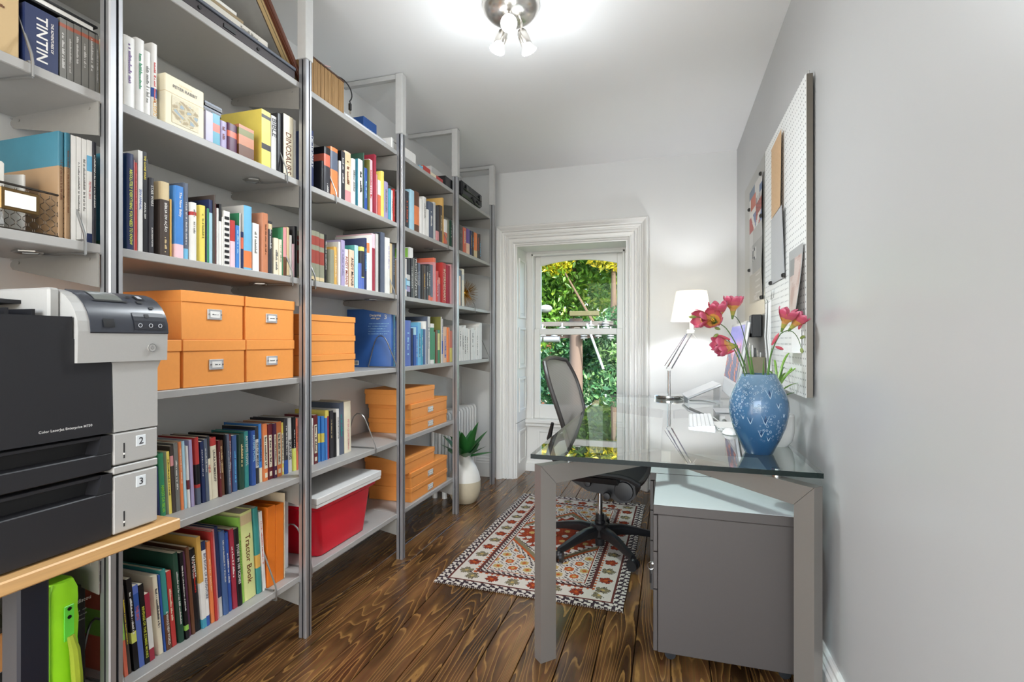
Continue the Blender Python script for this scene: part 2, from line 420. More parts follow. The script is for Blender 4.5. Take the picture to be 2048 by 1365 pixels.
# ---- panelled lining of the niche: side shutters, head and apron under the sill
tr = struct('trim_2')
def panel(mbx, axis, at, sgn, a0, a1, z0, z1):
    w_, t_ = .022, .012
    def q(u0, u1, v0, v1, d):
        lo, hi = (at, at+sgn*d) if sgn > 0 else (at+sgn*d, at)
        if axis == 'x': mbx.cbox(lo, hi, u0, u1, v0, v1, .003)
        else: mbx.cbox(u0, u1, lo, hi, v0, v1, .003)
    q(a0, a0+w_, z0, z1, t_); q(a1-w_, a1, z0, z1, t_); q(a0+w_, a1-w_, z0, z0+w_, t_); q(a0+w_, a1-w_, z1-w_, z1, t_)
    q(a0+w_*1.9, a1-w_*1.9, z0+w_*1.9, z1-w_*1.9, .005)
for (nm, x0, x1, sgn) in (('shutter_lining', NX0, NX0+.012, 1), ('shutter_lining', NX1-.012, NX1, -1)):
    mbx = MB(); mbx.box(x0, x1, YB+.001, YW, .0, .47); mbx.box(x0, x1, YB+.001, YW, .476, NZ1)
    at = x1 if sgn > 0 else x0
    panel(mbx, 'x', at, sgn, YB+.05, YW-.05, .12, .40)
    panel(mbx, 'x', at, sgn, YB+.05, YW-.05, .56, .86); panel(mbx, 'x', at, sgn, YB+.05, YW-.05, .94, 1.30); panel(mbx, 'x', at, sgn, YB+.05, YW-.05, 1.38, 1.90)
    mbx.build(nm, TRIM, tr)
MB().box(NX0+.012, NX1-.012, YB+.001, YW, NZ1-.012, NZ1).build('head_lining', TRIM, tr)
mbx = MB(); mbx.box(NX0+.012, NX1-.012, YW-.015, 4.535, 0, .44)
panel(mbx, 'y', YW-.015, -1, -1.13, -.43, .12, .38); mbx.box(NX0+.012, NX1-.012, YW-.03, YW-.015, 0, .07)
mbx.build('apron_panel', TRIM, tr)

# ---- the sash window
wd = struct('window_1')
mbx = MB(); FX0, FX1 = NX0+.012, NX1-.012; SX0, SX1 = -1.169, -.376
mbx.box(FX0, SX0, YW-.01, 4.62, .47, NZ1-.012); mbx.box(SX1, FX1, YW-.01, 4.62, .47, NZ1-.012); mbx.box(SX0, SX1, YW-.01, 4.62, 1.955, NZ1-.012)
mbx.cbox(SX0-.02, SX0, YW-.022, YW-.008, .47, 1.97, .004); mbx.cbox(SX1, SX1+.02, YW-.022, YW-.008, .47, 1.97, .004); mbx.cbox(SX0-.02, SX1+.02, YW-.022, YW-.008, 1.95, 1.97, .004)
mbx.build('window_frame', TRIM, wd)
mbx = MB(); mbx.cbox(FX0, FX1, 4.455, 4.62, .438, .476, .008); mbx.cbox(FX0, FX1, 4.47, 4.50, .41, .438, .005)
mbx.build('window_sill', TRIM, wd)
GX0, GX1 = -1.117, -.428
def sash(nm, y0, y1, z0, z1, gz0, gz1, arch):
    o = link(nm, None, wd)
    mbx = MB(); mbx.cbox(SX0, GX0, y0, y1, z0, z1, .004); mbx.cbox(GX1, SX1, y0, y1, z0, z1, .004); mbx.cbox(GX0, GX1, y0, y1, z0, gz0, .003)
    if arch:
        n = 14; top = []
        for i in range(n+1):
            t = i/n; top.append((lerp(GX0, GX1, t), gz1-.045+.045*(1-(2*t-1)**2)))
        mbx.prism(top+[(GX1, z1), (GX0, z1)], 'y', y0, y1)
    else: mbx.cbox(GX0, GX1, y0, y1, gz1, z1, .003)
    mbx.build('sash_rails', TRIM, o)
    MB().box(GX0-.004, GX1+.004, (y0+y1)/2-.002, (y0+y1)/2+.002, gz0-.004, gz1+.004).build('pane', WINGLASS, o)
    return o
sash('upper_sash', 4.575, 4.61, 1.245, 1.955, 1.291, 1.914, True)
sl = sash('lower_sash', 4.535, 4.572, .476, 1.291, .602, 1.238, False)
MB().cbox(-.80, -.745, 4.527, 4.56, 1.291, 1.302, .003).build('sash_lock', NICKEL, wd)

# ================================================================== SHELVING
SH = [None, 2.21, 1.82, 1.43, 1.035, .64, .245]
ST = .024
POSTS = [.19, .955, 1.70, 2.465, 3.217, 3.977]; PW = .036; PXF = -1.37
SHX0, SHX1 = -1.725, -1.402
unit = thing('shelving_unit', 'long wall shelving of silver floor-to-ceiling posts and grey shelves', 'shelving', (-1.39, 2.0, 0))
off = Vector((1.39, -2.0, 0))
def sp(name, mb, m, parent=unit):
    o = mb.build(name, m, parent)
    if parent is unit: o.location = off
    return o
def groove_profile():
    h = PW/2; g, d = .0065, .009; b = .003; out = []
    base = [(-h+b, -h), (-g/2+.002, -h), (-g/2+.002, -h+d), (g/2+.002, -h+d), (g/2+.002, -h), (h-b, -h)]
    for k in range(4):
        a = k*PI/2
        out += [(x*math.cos(a)-y*math.sin(a), x*math.sin(a)+y*math.cos(a)) for x, y in base]
    return out
prof = groove_profile()
pm_ = MB(); n_ = len(prof); vs_ = [(x, y, 0.0) for x, y in prof]+[(x, y, 2.315) for x, y in prof]
for i_ in range(n_): pm_.add([vs_[i_], vs_[(i_+1) % n_], vs_[n_+(i_+1) % n_], vs_[n_+i_]], [(0, 1, 2, 3)], 1 if i_ % 6 in (1, 2, 3) else 0)
pm_.add(vs_[:n_], [tuple(range(n_))[::-1]]); pm_.add(vs_[n_:], [tuple(range(n_))])
post_mesh = pm_.mesh('upright', [ALU, ALUDK])
cap_mb = MB(); cap_mb.cbox(-.021, .021, -.022, .022, 2.30, ZC-.004, .002)
STRUT = mat('strut_pale_grey', 'c4c3c0', rough=.45)
cap_mesh = cap_mb.mesh('ceiling_strut', STRUT)
arm_mb = MB(); arm_mb.cbox(-.36, .021, -.016, .016, ZC-.03, ZC-.004, .002); arm_mesh = arm_mb.mesh('ceiling_arm', STRUT)
def bracket_mesh():
    mb = MB()
    poly = [(.012, 0), (-.31, 0), (-.325, -.012), (-.325, -.02), (-.315, -.03), (.012, -.088)]
    mb.prism(poly, 'y', -.0015, .0015); mb.box(-.325, .012, -.0015, .014, -.003, 0)
    mb.cyl((-.29, -.004, -.012), (-.29, .004, -.012), .004, 8); mb.cyl((-.02, -.004, -.014), (-.02, .004, -.014), .004, 8)
    return mb.mesh('bracket', BRACK)
brm = bracket_mesh()
bays = {0: [1, 2, 3, 5, 6], 1: [1, 2, 3, 4, 5, 6], 2: [1, 2, 3, 4, 5, 6], 3: [1, 2, 3, 4, 5, 6], 4: [1, 2, 3, 4]}
for k, py in enumerate(POSTS):
    u = link('upright', post_mesh, unit, Vector((PXF-PW/2, py+PW/2, 0))+off)
    link('ceiling_strut', cap_mesh, u); link('ceiling_arm', arm_mesh, u)
    lv = set(bays.get(k-1, [])) | (set(bays.get(k, [])) if k == 0 else set())
    for l in sorted(lv):
        link('bracket', brm, u, (-.022, -PW/2-.006, SH[l]-ST))
for b, ls in bays.items():
    y0, y1 = POSTS[b]+PW+.0, POSTS[b+1]-.0
    for l in ls:
        a0 = y0 if b == 0 else y0-.018; a1 = y1+.018
        mb = MB(); mb.cbox(SHX0, SHX1, a0+.001, a1-.001, SH[l]-ST, SH[l], .002)
        o = sp('shelf', mb, SHELF)

# ================================================================== BOOKS
PAL = dict(navy='22305c', grey='77756f', palegrey='c9c7c3', rust='a8553a', tan='b7946b', skyteal='2f9db8', brown='6b3f22', white='e6e3dd', sky='62b6de', red='c3261f',
           charcoal='35343a', cream='e6dabb', purple='6d4a86', green='1f8a5a', blue='2454a8', mustard='dba52a', lavender='b9b3d6', coral='e0623c', lilac='a89bc4', maroon='6f1f28',
           plum='5a2a4c', terracotta='c8794a', olive='7c7a2c', yellow='ecd433', black='17161a', limeyellow='dbe04a', rose='d98a8c', umber='4a3d36', sand='d6bd8a', azure='2f86d8', pink='efc4cf',
           slate='5a6478', paleblue='a6d4e6', lime='8fcf2e', steel='3c5f96', forest='1f4a38', teal='1f8f8a', crimson='a81c3a', periwinkle='5470c4', palelime='d6dc84', orange='ec7a22', peach='edc3a2',
           sage='8d8d74', brick='a03a2a', violet='6b4fa0', royal='1b5aa6', sea='256f84', atlas='9a7850')
CN = dict(palegrey='pale grey', sea='sea blue', royal='royal blue', atlas='tan', skyteal='teal blue', limeyellow='lime yellow', paleblue='pale blue', palelime='pale lime')
def cn(c): return CN.get(c, c)
def soft(h, k=.16):
    c = hexc(h); g = .3*c[0]+.6*c[1]+.1*c[2]; return tuple(x+(g-x)*k for x in c[:3])+(1,)
def bmat(c): return mat('book_cover_'+c, soft(PAL[c]), rough=0.42, nscale=25, namp=0.10, spec=0.45)
def inkm(c): return mat('ink_'+c, PAL[c], rough=0.5, namp=0.03)
ORD = ['zeroth', 'first', 'second', 'third', 'fourth', 'fifth', 'sixth', 'seventh', 'eighth', 'ninth', 'tenth', 'eleventh', 'twelfth', 'thirteenth', 'fourteenth', 'fifteenth', 'sixteenth', 'seventeenth', 'eighteenth', 'nineteenth',
       'twentieth', '21st', '22nd', '23rd', '24th', '25th', '26th', '27th', '28th', '29th', '30th', '31st', '32nd', '33rd', '34th', '35th', '36th', '37th', '38th', '39th', '40th']
ROW = dict(b1s2=('row in the top left corner', 2, -1.42), b1s3=('row behind the wire basket', 3, -1.42), b2s2=('row under the picture frame', 2, -1.42), b2s3=('row above the label-plate orange boxes', 3, -1.42),
           b2s5=('row right of the printer', 5, -1.478), b2s6=('bottom row by the orange binders', 6, -1.44), b3s2=('row under the woven box', 2, -1.42), b3s3=('row above the plain orange boxes', 3, -1.42),
           b3s4=('pair beside the plain orange boxes', 4, -1.43), b3s5=('row above the red bin', 5, -1.478), b4s2=('row under the lying red books', 2, -1.42), b5s2=('row under the black tool case', 2, -1.42),
           b4s3=('row with the big red book', 3, -1.42), b5s3=('row beside the gold starburst', 3, -1.42), b4s4=('rainbow row above orange boxes', 4, -1.43), b5s4=('white row above the radiator', 4, -1.43))
def make_book(name, label, cat, loc, wd, h, depth, lean, col, ex, group=None, seed=0):
    r = random.Random(seed)
    bands = []; near = None; kind = 'soft'; marks = []; ringcol = None; panelc = None
    for e in ex.split():
        q = e.split(':')
        if q[0] == 'B': bands.append((float(q[1]), float(q[2]), q[3]))
        elif q[0] == 'N': near = q[1]
        elif q[0] == 'D': depth = float(q[1])
        elif q[0] in ('T', 'T2', 'S', 'S2'): marks.append(q)
        elif q[0] == 'R': ringcol = q[1]
        elif q[0] == 'P': panelc = q[1]
        elif q[0] == 'C': kind = 'case'
        elif q[0] == 'box': kind = 'box'
    hard = kind == 'soft' and (wd > .016) and r.random() < .6
    t = min(.0024 if hard else .0008, wd*.25)
    bulge = min(.0035, wd*.18) if (hard or r.random() < .4) and not ringcol and kind == 'soft' else .0004
    root = thing(name, label, cat, loc, (math.radians(lean), 0, 0), group)
    cuts = sorted(set([0.0, 1.0]+[b[0] for b in bands]+[b[1] for b in bands]))
    mats = [bmat(col)]; names = [col]
    def mi(c):
        if c not in names: names.append(c); mats.append(bmat(c))
        return names.index(c)
    hw = wd/2; b_ = bulge
    arc = [(-b_*(1-math.sin(PI*k/6)), -hw*math.cos(PI*k/6)) for k in range(7)] if bulge > .001 else [(0, -hw), (0, hw)]
    outer = [(-depth, -hw)]+arc+[(-depth, hw)]
    inner = [(-depth, hw-t), (-b_-t, hw-t), (-b_-t, -hw+t), (-depth, -hw+t)]
    poly = outer+inner if kind == 'soft' else outer
    n = len(poly); no = len(outer); vs = []; mb = MB()
    for c in cuts: vs += [(p[0], p[1], c*h) for p in poly]
    sd = []
    for k in range(len(cuts)-1):
        mid = (cuts[k]+cuts[k+1])/2; cm = 0
        for (z0, z1, bc) in bands:
            if z0 <= mid <= z1: cm = mi(bc)
        for i in range(n):
            m_ = cm
            if near and i == 0: m_ = mi(near)
            sd.append(((k*n+i, k*n+(i+1) % n, (k+1)*n+(i+1) % n, (k+1)*n+i), m_))
    o = len(mb.v); mb.v += vs
    for f, m_ in sd: mb.f.append(list(f)); mb.m.append(m_); mb.sm.append(bulge > .001)
    topm = 0
    for (z0, z1, bc) in bands:
        if z1 >= .999: topm = mi(bc)
    nt = len(cuts)-1
    mb.f.append(list(range(n))[::-1]); mb.m.append(0); mb.sm.append(False)
    mb.f.append([nt*n+i for i in range(n)]); mb.m.append(topm); mb.sm.append(False)
    mb.build('cover' if kind == 'soft' else 'case', mats, root, sharp=50)
    if kind == 'soft':
        g = .003 if hard else .0006
        MB().box(-depth+.003, -b_-t-.0003, -hw+t+.0002, hw-t-.0002, g, h-g).build('pages', PAGES, root)
    xe = .0007
    if ringcol:
        for k in range(9):
            z = h*(.05+.9*k/9)
            MB().box(-.002, xe+.001, -hw*.72, hw*.72, z, z+h*.05).build('spiral_loop', bmat(ringcol), root)
    if panelc:
        MB().box(-.001, xe, -hw*.66, hw*.66, h*.22, h*.80).build('title_panel', bmat(panelc), root)
        MB().box(-.001, xe, -hw*.5, hw*.5, h*.06, h*.14).build('logo_panel', bmat(panelc), root)
        squiggle(h*.5, wd*.4, inkm('umber'), root, (xe+.0004, 0, h*.77), (0, 0, -1), (0, 1, 0), seed)
    for q in marks:
        if q[0] in ('T', 'T2'):
            s = q[1].replace('_', ' ').replace('BIBLIA EM ACAO', 'BÍBLIA EM AÇÃO')
            st = float(q[4]); text(s, float(q[3])*wd, (st-.06)*h if q[0] == 'T2' or 'T2:' not in ex else st*h-.5*h, inkm(q[2]), root, (xe, 0, st*h), (0, 0, -1), (0, 1, 0))
        elif q[0] == 'S':
            L = h*r.uniform(.35, .6); squiggle(L, wd*r.uniform(.28, .45), inkm(q[1]), root, (xe, 0, h*r.uniform(.72, .9)), (0, 0, -1), (0, 1, 0), seed)
        elif q[0] == 'S2':
            squiggle(h*.2, wd*.25, inkm(q[1]), root, (xe, 0, h*.26), (0, 0, -1), (0, 1, 0), seed)
    return root
BOOKS="""
b1s2 0.8366 0.0675 0.1445 0 navy box T:TINTIN:white:.34:.9
b1s2 0.8810 0.0135 0.1517 0 grey C S:palegrey B:.86:.92:rust
b1s2 0.8966 0.0141 0.1521 0 grey C S:palegrey B:.86:.92:rust
b1s2 0.9130 0.0152 0.1536 0 grey C S:palegrey B:.86:.92:rust
b1s2 0.9303 0.0156 0.1548 0 grey C S:palegrey B:.86:.92:rust
b1s2 0.9469 0.0139 0.1555 0 grey C S:palegrey B:.86:.92:rust
b1s2 0.9598 0.0080 0.1557 0 grey C S:palegrey B:.86:.92:rust
b1s3 0.8814 0.0119 0.2649 0 atlas B:.68:1:sea S:brown D:.22
b1s3 0.8942 0.0109 0.2659 0 atlas B:.68:1:sea S:brown D:.22
b1s3 0.9068 0.0108 0.2646 0 white 
b1s3 0.9190 0.0107 0.2656 0 white S:grey
b1s3 0.9316 0.0116 0.2652 0 white S:grey
b1s3 0.9442 0.0108 0.2665 0 white B:.7:.85:sky B:.0:.1:navy T:FESTIVAL_2012:red:.45:.6
b1s3 0.9558 0.0094 0.2659 0 charcoal S:white
b2s2 1.0228 0.0118 0.1911 0 cream S:brown
b2s2 1.0454 0.0302 0.2009 0 white S:purple
b2s2 1.0752 0.0255 0.2112 0 white S:green
b2s2 1.1003 0.0206 0.1907 0 white S:grey
b2s2 1.1211 0.0178 0.2242 0 white S:red B:.3:.42:blue T:ALLEGRO:mustard:.6:.28
b2s2 1.2998 0.0265 0.1020 0 lavender D:.12
b2s2 1.3298 0.0286 0.1070 0 skyteal B:.45:.7:coral D:.12
b2s2 1.3605 0.0279 0.0967 0 lilac S:maroon D:.12
b2s2 1.3994 0.0403 0.1027 0 plum B:.55:.75:coral D:.12
b2s2 1.4561 0.0667 0.1149 0 terracotta B:0:.4:brown B:.7:.9:olive D:.12
b2s2 1.5506 0.0440 0.2135 0 yellow B:.86:.92:black B:.32:.42:black N:yellow D:.27
b2s2 1.5905 0.0286 0.2107 0 palegrey T:BIBLE:charcoal:.7:.95
b2s2 1.6210 0.0251 0.2326 0 black N:black
b2s2 1.6650 0.0539 0.2436 0 cream T:DINOSAURS:brown:.55:.72 N:charcoal
b2s2 1.7060 0.0200 0.2442 0 white 
b2s3 1.0185 0.0060 0.2657 0 skyteal B:0:.1:green
b2s3 1.0468 0.0189 0.2679 0 navy T:ABSOLUTELY_EVERYTHING_YOU_NEED_TO_KNOW:limeyellow:.42:.84
b2s3 1.0586 0.0020 0.2547 0 rose 
b2s3 1.0648 0.0072 0.2498 0 red S:rose
b2s3 1.0764 0.0128 0.2873 0 white T:2016_ANNUAL:blue:.5:.62
b2s3 1.0895 0.0101 0.2888 0 black B:.7:1:black T:THE_CLONE_WARS:yellow:.55:.96 T2:ANNUAL_2009:white:.5:.5
b2s3 1.0979 0.0041 0.2701 0 charcoal 
b2s3 1.1077 0.0129 0.2194 0 charcoal T:STAR_WARS:palegrey:.6:.9 T2:ALAN_DEAN_FOSTER:white:.32:.35
b2s3 1.1523 0.0281 0.2208 0 umber B:.76:1:sand T:BIBLIA_EM_ACAO:white:.42:.72 S2:sand
b2s3 1.1704 0.0048 0.1754 0 mustard 
b2s3 1.1987 0.0280 0.2220 0 azure B:0:.2:pink T:The_New_Baby:white:.4:.92
b2s3 1.2234 0.0178 0.2391 0 slate S:palegrey B:0:.15:sky
b2s3 1.2454 0.0193 0.1838 0 white B:.78:.84:red S:grey
b2s3 1.2813 0.0205 0.1843 0 yellow S:olive
b2s3 1.2974 0.0081 0.1785 0 green N:navy
b2s3 1.3098 0.0137 0.2098 0 paleblue B:.8:1:navy N:navy
b2s3 1.3212 0.0057 0.2285 0 umber 
b2s3 1.3276 0.0041 0.2040 0 maroon 
b2s3 1.3357 0.0085 0.1888 0 white 
b2s3 1.3459 0.0083 0.2053 0 black B:0:.72:white
b2s3 1.3538 0.0046 0.1643 0 white 
b2s3 1.3696 0.0240 0.1873 0 white R:black
b2s3 1.3949 0.0215 0.1618 0 red B:0:.56:pink
b2s3 1.4172 0.0181 0.1493 0 azure S:paleblue
b2s3 1.4304 0.0051 0.1961 0 white N:green
b2s3 1.4389 0.0089 0.1319 0 navy B:.55:.85:coral
b2s3 1.4625 0.0354 0.2277 0 sky B:.04:.3:orange N:palegrey
b2s3 1.5003 0.0293 0.1749 0 white S:grey
b2s3 1.5447 0.0270 0.2220 0 terracotta S:brown
b2s3 1.5713 0.0222 0.1984 0 charcoal S:palegrey B:.85:.95:sand
b2s3 1.6055 0.0256 0.1419 0 cream S:grey
b2s3 1.6277 0.0154 0.1410 0 cream S:grey
b2s3 1.6473 0.0175 0.1905 0 rose B:0:.4:brown N:green
b2s3 1.6669 0.0128 0.1966 0 sand 
b2s3 1.6810 0.0110 0.1680 0 white 
b2s3 1.6937 0.0088 0.1354 0 pink 
b2s3 1.7092 0.0187 0.2090 0 black 
b2s5 1.1776 0.0044 0.1589 -3 navy 
b2s5 1.1901 0.0181 0.1954 -3 green T:AMIGO_DA_SELVA:lime:.5:.5
b2s5 1.2127 0.0094 0.1970 -3 yellow S:black N:cream
b2s5 1.2238 0.0101 0.2123 -3 umber B:.7:.85:rose
b2s5 1.2391 0.0145 0.2182 -3 grey S:white
b2s5 1.2530 0.0105 0.2194 -3 orange S:cream
b2s5 1.2646 0.0101 0.2198 -3 paleblue 
b2s5 1.2744 0.0067 0.2024 -3 white B:.3:.45:maroon
b2s5 1.2868 0.0101 0.2196 -3 lilac 
b2s5 1.2960 0.0054 0.2047 -3 red 
b2s5 1.3105 0.0155 0.2232 -3 red B:.3:.6:black B:0:.25:slate
b2s5 1.3296 0.0125 0.2063 -3 navy S:palegrey
b2s5 1.3438 0.0124 0.2118 -3 slate S:palegrey
b2s5 1.3575 0.0129 0.2188 -3 cream B:.65:1:charcoal T:NINA:red:.6:.55
b2s5 1.3785 0.0256 0.2095 -3 cream B:.87:1:red T:LAURA_NUMEROFF:charcoal:.35:.8
b2s5 1.3972 0.0068 0.1978 -3 maroon S:white
b2s5 1.4110 0.0171 0.1939 -3 brown S:sand
b2s5 1.4245 0.0064 0.2134 -3 black 
b2s5 1.4340 0.0096 0.2123 -3 slate S:palegrey
b2s5 1.4449 0.0107 0.2100 -1.5 maroon S:white
b2s5 1.4654 0.0197 0.2017 -1.5 steel S:sky
b2s5 1.4943 0.0220 0.2014 -1.5 forest S:sand
b2s5 1.5202 0.0202 0.2063 -1.5 teal T:ARTEMIS_FOWL:palegrey:.55:.93
b2s5 1.5483 0.0183 0.2043 -1.5 blue T:ARTEMIS_FOWL:paleblue:.55:.93
b2s5 1.5709 0.0158 0.2157 -1.5 charcoal B:.28:.78:palegrey T:EYE_OF_MINDS:black:.6:.72
b2s5 1.5880 0.0147 0.2241 -1.5 azure B:.0:.25:cream S:black
b2s5 1.6092 0.0233 0.2203 -1.5 orange P:cream
b2s5 1.6357 0.0219 0.2162 -1.5 maroon P:cream
b2s5 1.6561 0.0149 0.2150 -1.5 plum P:cream
b2s5 1.6800 0.0257 0.2180 -1.5 orange P:cream
b2s5 1.7021 0.0144 0.2109 -1.5 yellow P:cream
b2s5 1.7209 0.0184 0.2243 -1.5 charcoal B:0:.25:blue S:white
b2s5 1.7440 0.0244 0.2240 -1.5 palegrey T:INKLING:black:.6:.6
b2s5 1.7698 0.0154 0.2248 -1.5 black B:0:.42:limeyellow S:white
b2s5 1.7850 0.0107 0.2165 -1.5 coral S:umber
b2s6 1.0399 0.0095 0.2619 -5 coral B:.4:.7:lime S:brown
b2s6 1.0512 0.0100 0.2562 -5 umber S:yellow
b2s6 1.0691 0.0143 0.2698 -5 black S:white B:.3:.42:limeyellow
b2s6 1.0856 0.0150 0.2422 -5 periwinkle B:.7:.9:blue T:THE_BFG:coral:.5:.75
b2s6 1.1015 0.0139 0.2384 -5 black T:REVENGE_OF_THE_ZOMBIE_MONKS:limeyellow:.5:.72
b2s6 1.1175 0.0149 0.2035 -5 white B:.65:1:crimson B:0:.18:crimson
b2s6 1.1468 0.0152 0.2426 -5 cream S:charcoal N:cream
b2s6 1.1586 0.0052 0.2410 -5 blue 
b2s6 1.1711 0.0168 0.2498 -5 teal B:0:.45:brown T:A_WHOLE_NEW_WORLD:white:.42:.48
b2s6 1.1883 0.0145 0.2389 -5 red S:cream
b2s6 1.2104 0.0161 0.2863 -5 forest S:palegrey D:.25
b2s6 1.2280 0.0111 0.2812 -5 black S:white B:.1:.16:lime
b2s6 1.2406 0.0109 0.2782 -5 plum 
b2s6 1.2541 0.0111 0.2880 -5 brown D:.26
b2s6 1.2723 0.0195 0.2734 -5 black S:red T:VAMPIRES:white:.6:.92
b2s6 1.2906 0.0147 0.3067 -5 mustard B:0:.5:white B:0:.1:skyteal
b2s6 1.3075 0.0158 0.2840 -4 white B:0:.12:blue B:.9:1:navy T:BIG_BOOK_OF_ADVENTURE:navy:.55:.86
b2s6 1.3262 0.0115 0.2771 -4 orange S:cream
b2s6 1.3373 0.0074 0.3058 -4 red D:.26
b2s6 1.3466 0.0079 0.3098 -4 rose D:.26
b2s6 1.3609 0.0164 0.3122 -4 navy B:0:.22:palegrey
b2s6 1.3810 0.0168 0.2922 -4 steel S:palegrey
b2s6 1.4013 0.0167 0.2793 -4 blue S:white
b2s6 1.4207 0.0166 0.2839 -4 crimson S:white
b2s6 1.4409 0.0185 0.2787 -4 black T:STORY_IN_100_SCENES:white:.55:.8
b2s6 1.4564 0.0080 0.3122 -4 lime S:forest
b2s6 1.4894 0.0524 0.3231 -4 palelime T:Tractor_Book:brown:.42:.74 B:.86:.97:sand
b2s6 1.5340 0.0226 0.3232 -4 teal B:.3:.45:mustard D:.25
b2s6 1.5560 0.0133 0.3020 -4 white S:red
b3s2 1.8060 0.0251 0.2411 0 navy T:DICTIONARY:palegrey:.6:.9
b3s2 1.8757 0.0164 0.1365 0 black N:black
b3s2 1.9067 0.0411 0.2056 0 coral B:.85:1:black B:0:.6:charcoal S2:palegrey
b3s2 1.9555 0.0507 0.2216 0 orange B:.55:.92:slate
b3s2 1.9959 0.0133 0.1780 0 white 
b3s2 2.0187 0.0286 0.2293 0 charcoal N:black S:palegrey
b3s2 2.0606 0.0491 0.2407 0 peach S:brown B:.75:.97:sand B:0:.25:rose
b3s2 2.1008 0.0264 0.2220 0 white S:grey
b3s2 2.1566 0.0388 0.2374 0 white N:skyteal S:black
b3s2 2.1852 0.0080 0.2811 0 forest 
b3s2 2.2072 0.0268 0.2130 0 blue S:paleblue
b3s2 2.2295 0.0110 0.2621 0 olive 
b3s2 2.2543 0.0331 0.2705 0 pink S:red
b3s2 2.2845 0.0189 0.3068 0 crimson 
b3s2 2.3058 0.0192 0.2130 0 rose 
b3s2 2.3330 0.0253 0.1912 0 white B:0:.6:coral
b3s2 2.3597 0.0236 0.2451 0 yellow 
b3s2 2.4004 0.0458 0.2037 0 lilac S:grey
b3s2 2.4396 0.0220 0.1780 0 skyteal 
b3s2 2.4610 0.0162 0.1750 0 white S:charcoal
b3s2 2.4777 0.0125 0.1869 0 red S:white
b3s3 1.8086 0.0251 0.2130 0 sage B:.72:.9:brick B:.36:.62:brick B:.03:.1:sand
b3s3 1.8396 0.0323 0.2145 0 sage B:.72:.9:brick B:.36:.62:brick B:.03:.1:sand
b3s3 1.8738 0.0314 0.2114 0 sage B:.72:.9:brick B:.36:.62:brick B:.03:.1:sand
b3s3 1.8975 0.0120 0.2136 0 black S:white
b3s3 1.9387 0.0274 0.1542 0 sage 
b3s3 1.9694 0.0222 0.1726 0 mustard S:cream
b3s3 1.9932 0.0135 0.1994 0 white 
b3s3 2.0169 0.0271 0.2118 0 lilac S:slate
b3s3 2.0479 0.0305 0.1756 0 white T:ANDY_McNAB:brick:.55:.82
b3s3 2.0921 0.0396 0.1790 0 peach T:ANDY_McNAB:umber:.5:.8
b3s3 2.1304 0.0297 0.2080 0 paleblue N:teal
b3s3 2.1590 0.0190 0.1265 0 periwinkle 
b3s3 2.1844 0.0280 0.2104 0 limeyellow B:.3:.9:charcoal B:0:.28:periwinkle
b3s3 2.2098 0.0183 0.2583 0 navy S:sky
b3s3 2.2301 0.0186 0.2506 0 white B:.75:.95:orange
b3s3 2.2506 0.0189 0.2809 0 white 
b3s3 2.2783 0.0317 0.2938 0 crimson B:.75:1:pink
b3s3 2.3084 0.0214 0.2983 0 palegrey 
b3s3 2.3313 0.0172 0.3089 0 black 
b3s3 2.3605 0.0349 0.3164 0 slate 
b3s3 2.3936 0.0251 0.2968 0 white 
b3s3 2.4222 0.0257 0.2992 0 white S:lilac
b3s3 2.4510 0.0268 0.3268 0 sand 
b3s3 2.4773 0.0192 0.3066 0 slate S:white
b3s4 2.4715 0.0236 0.3207 0 royal D:.28
b3s4 2.4961 0.0195 0.2877 0 sky S:white D:.22
b3s5 1.8787 0.0079 0.2039 -1 white S:brown
b3s5 1.8979 0.0256 0.2156 -1 maroon P:cream
b3s5 1.9165 0.0081 0.2013 -1 forest 
b3s5 1.9316 0.0178 0.2050 -1 azure B:.42:.62:yellow
b3s5 1.9468 0.0093 0.2029 -1 azure B:.42:.62:yellow
b3s5 1.9574 0.0084 0.2014 -1 azure B:.42:.62:yellow
b3s5 1.9751 0.0142 0.2258 -1 yellow B:0:.85:azure
b3s5 1.9914 0.0149 0.2237 -1 crimson B:.88:1:yellow
b3s5 2.0162 0.0225 0.2175 -1 charcoal S:sand
b3s5 2.0394 0.0205 0.2052 -1 black 
b3s5 2.0629 0.0209 0.2207 -1 white S:grey
b3s5 2.0925 0.0327 0.2482 -1 slate S:teal
b3s5 2.1386 0.0537 0.2477 -1 cream T:PETER_QUARTERMAN:rose:.28:.65
b4s2 2.5972 0.0186 0.1699 0 black 
b4s2 2.6281 0.0359 0.2173 0 charcoal S:coral
b4s2 2.6783 0.0553 0.2368 0 paleblue 
b4s2 2.7441 0.0609 0.2461 0 brown B:.2:.65:orange
b4s2 2.7970 0.0401 0.2158 0 white 
b4s2 2.8431 0.0438 0.2413 0 white S:grey
b4s2 2.8817 0.0216 0.1746 0 white 
b4s2 2.9296 0.0674 0.2313 0 slate S:white
b4s2 2.9847 0.0358 0.2456 0 palegrey 
b4s2 3.0283 0.0405 0.2328 0 charcoal B:0:.3:rose
b4s2 3.0739 0.0455 0.2463 0 umber S:sand
b4s2 3.1128 0.0248 0.3077 0 mustard 
b4s2 3.1507 0.0415 0.1719 0 white B:0:.5:coral
b4s2 3.1987 0.0447 0.1828 0 sage 
b4s2 3.2409 0.0320 0.1860 0 forest S:palegrey
b5s2 3.4267 0.0727 0.1941 0 umber S:grey
b5s2 3.4967 0.0609 0.1909 0 coral S:cream
b5s2 3.5651 0.0643 0.1960 0 violet B:0:.45:peach
b5s2 3.6208 0.0378 0.1936 0 navy S:mustard
b5s2 3.6611 0.0360 0.1971 0 charcoal S:sky
b5s2 3.7138 0.0598 0.1958 0 orange B:0:.3:sand
b5s2 3.7654 0.0365 0.1989 0 charcoal S:coral
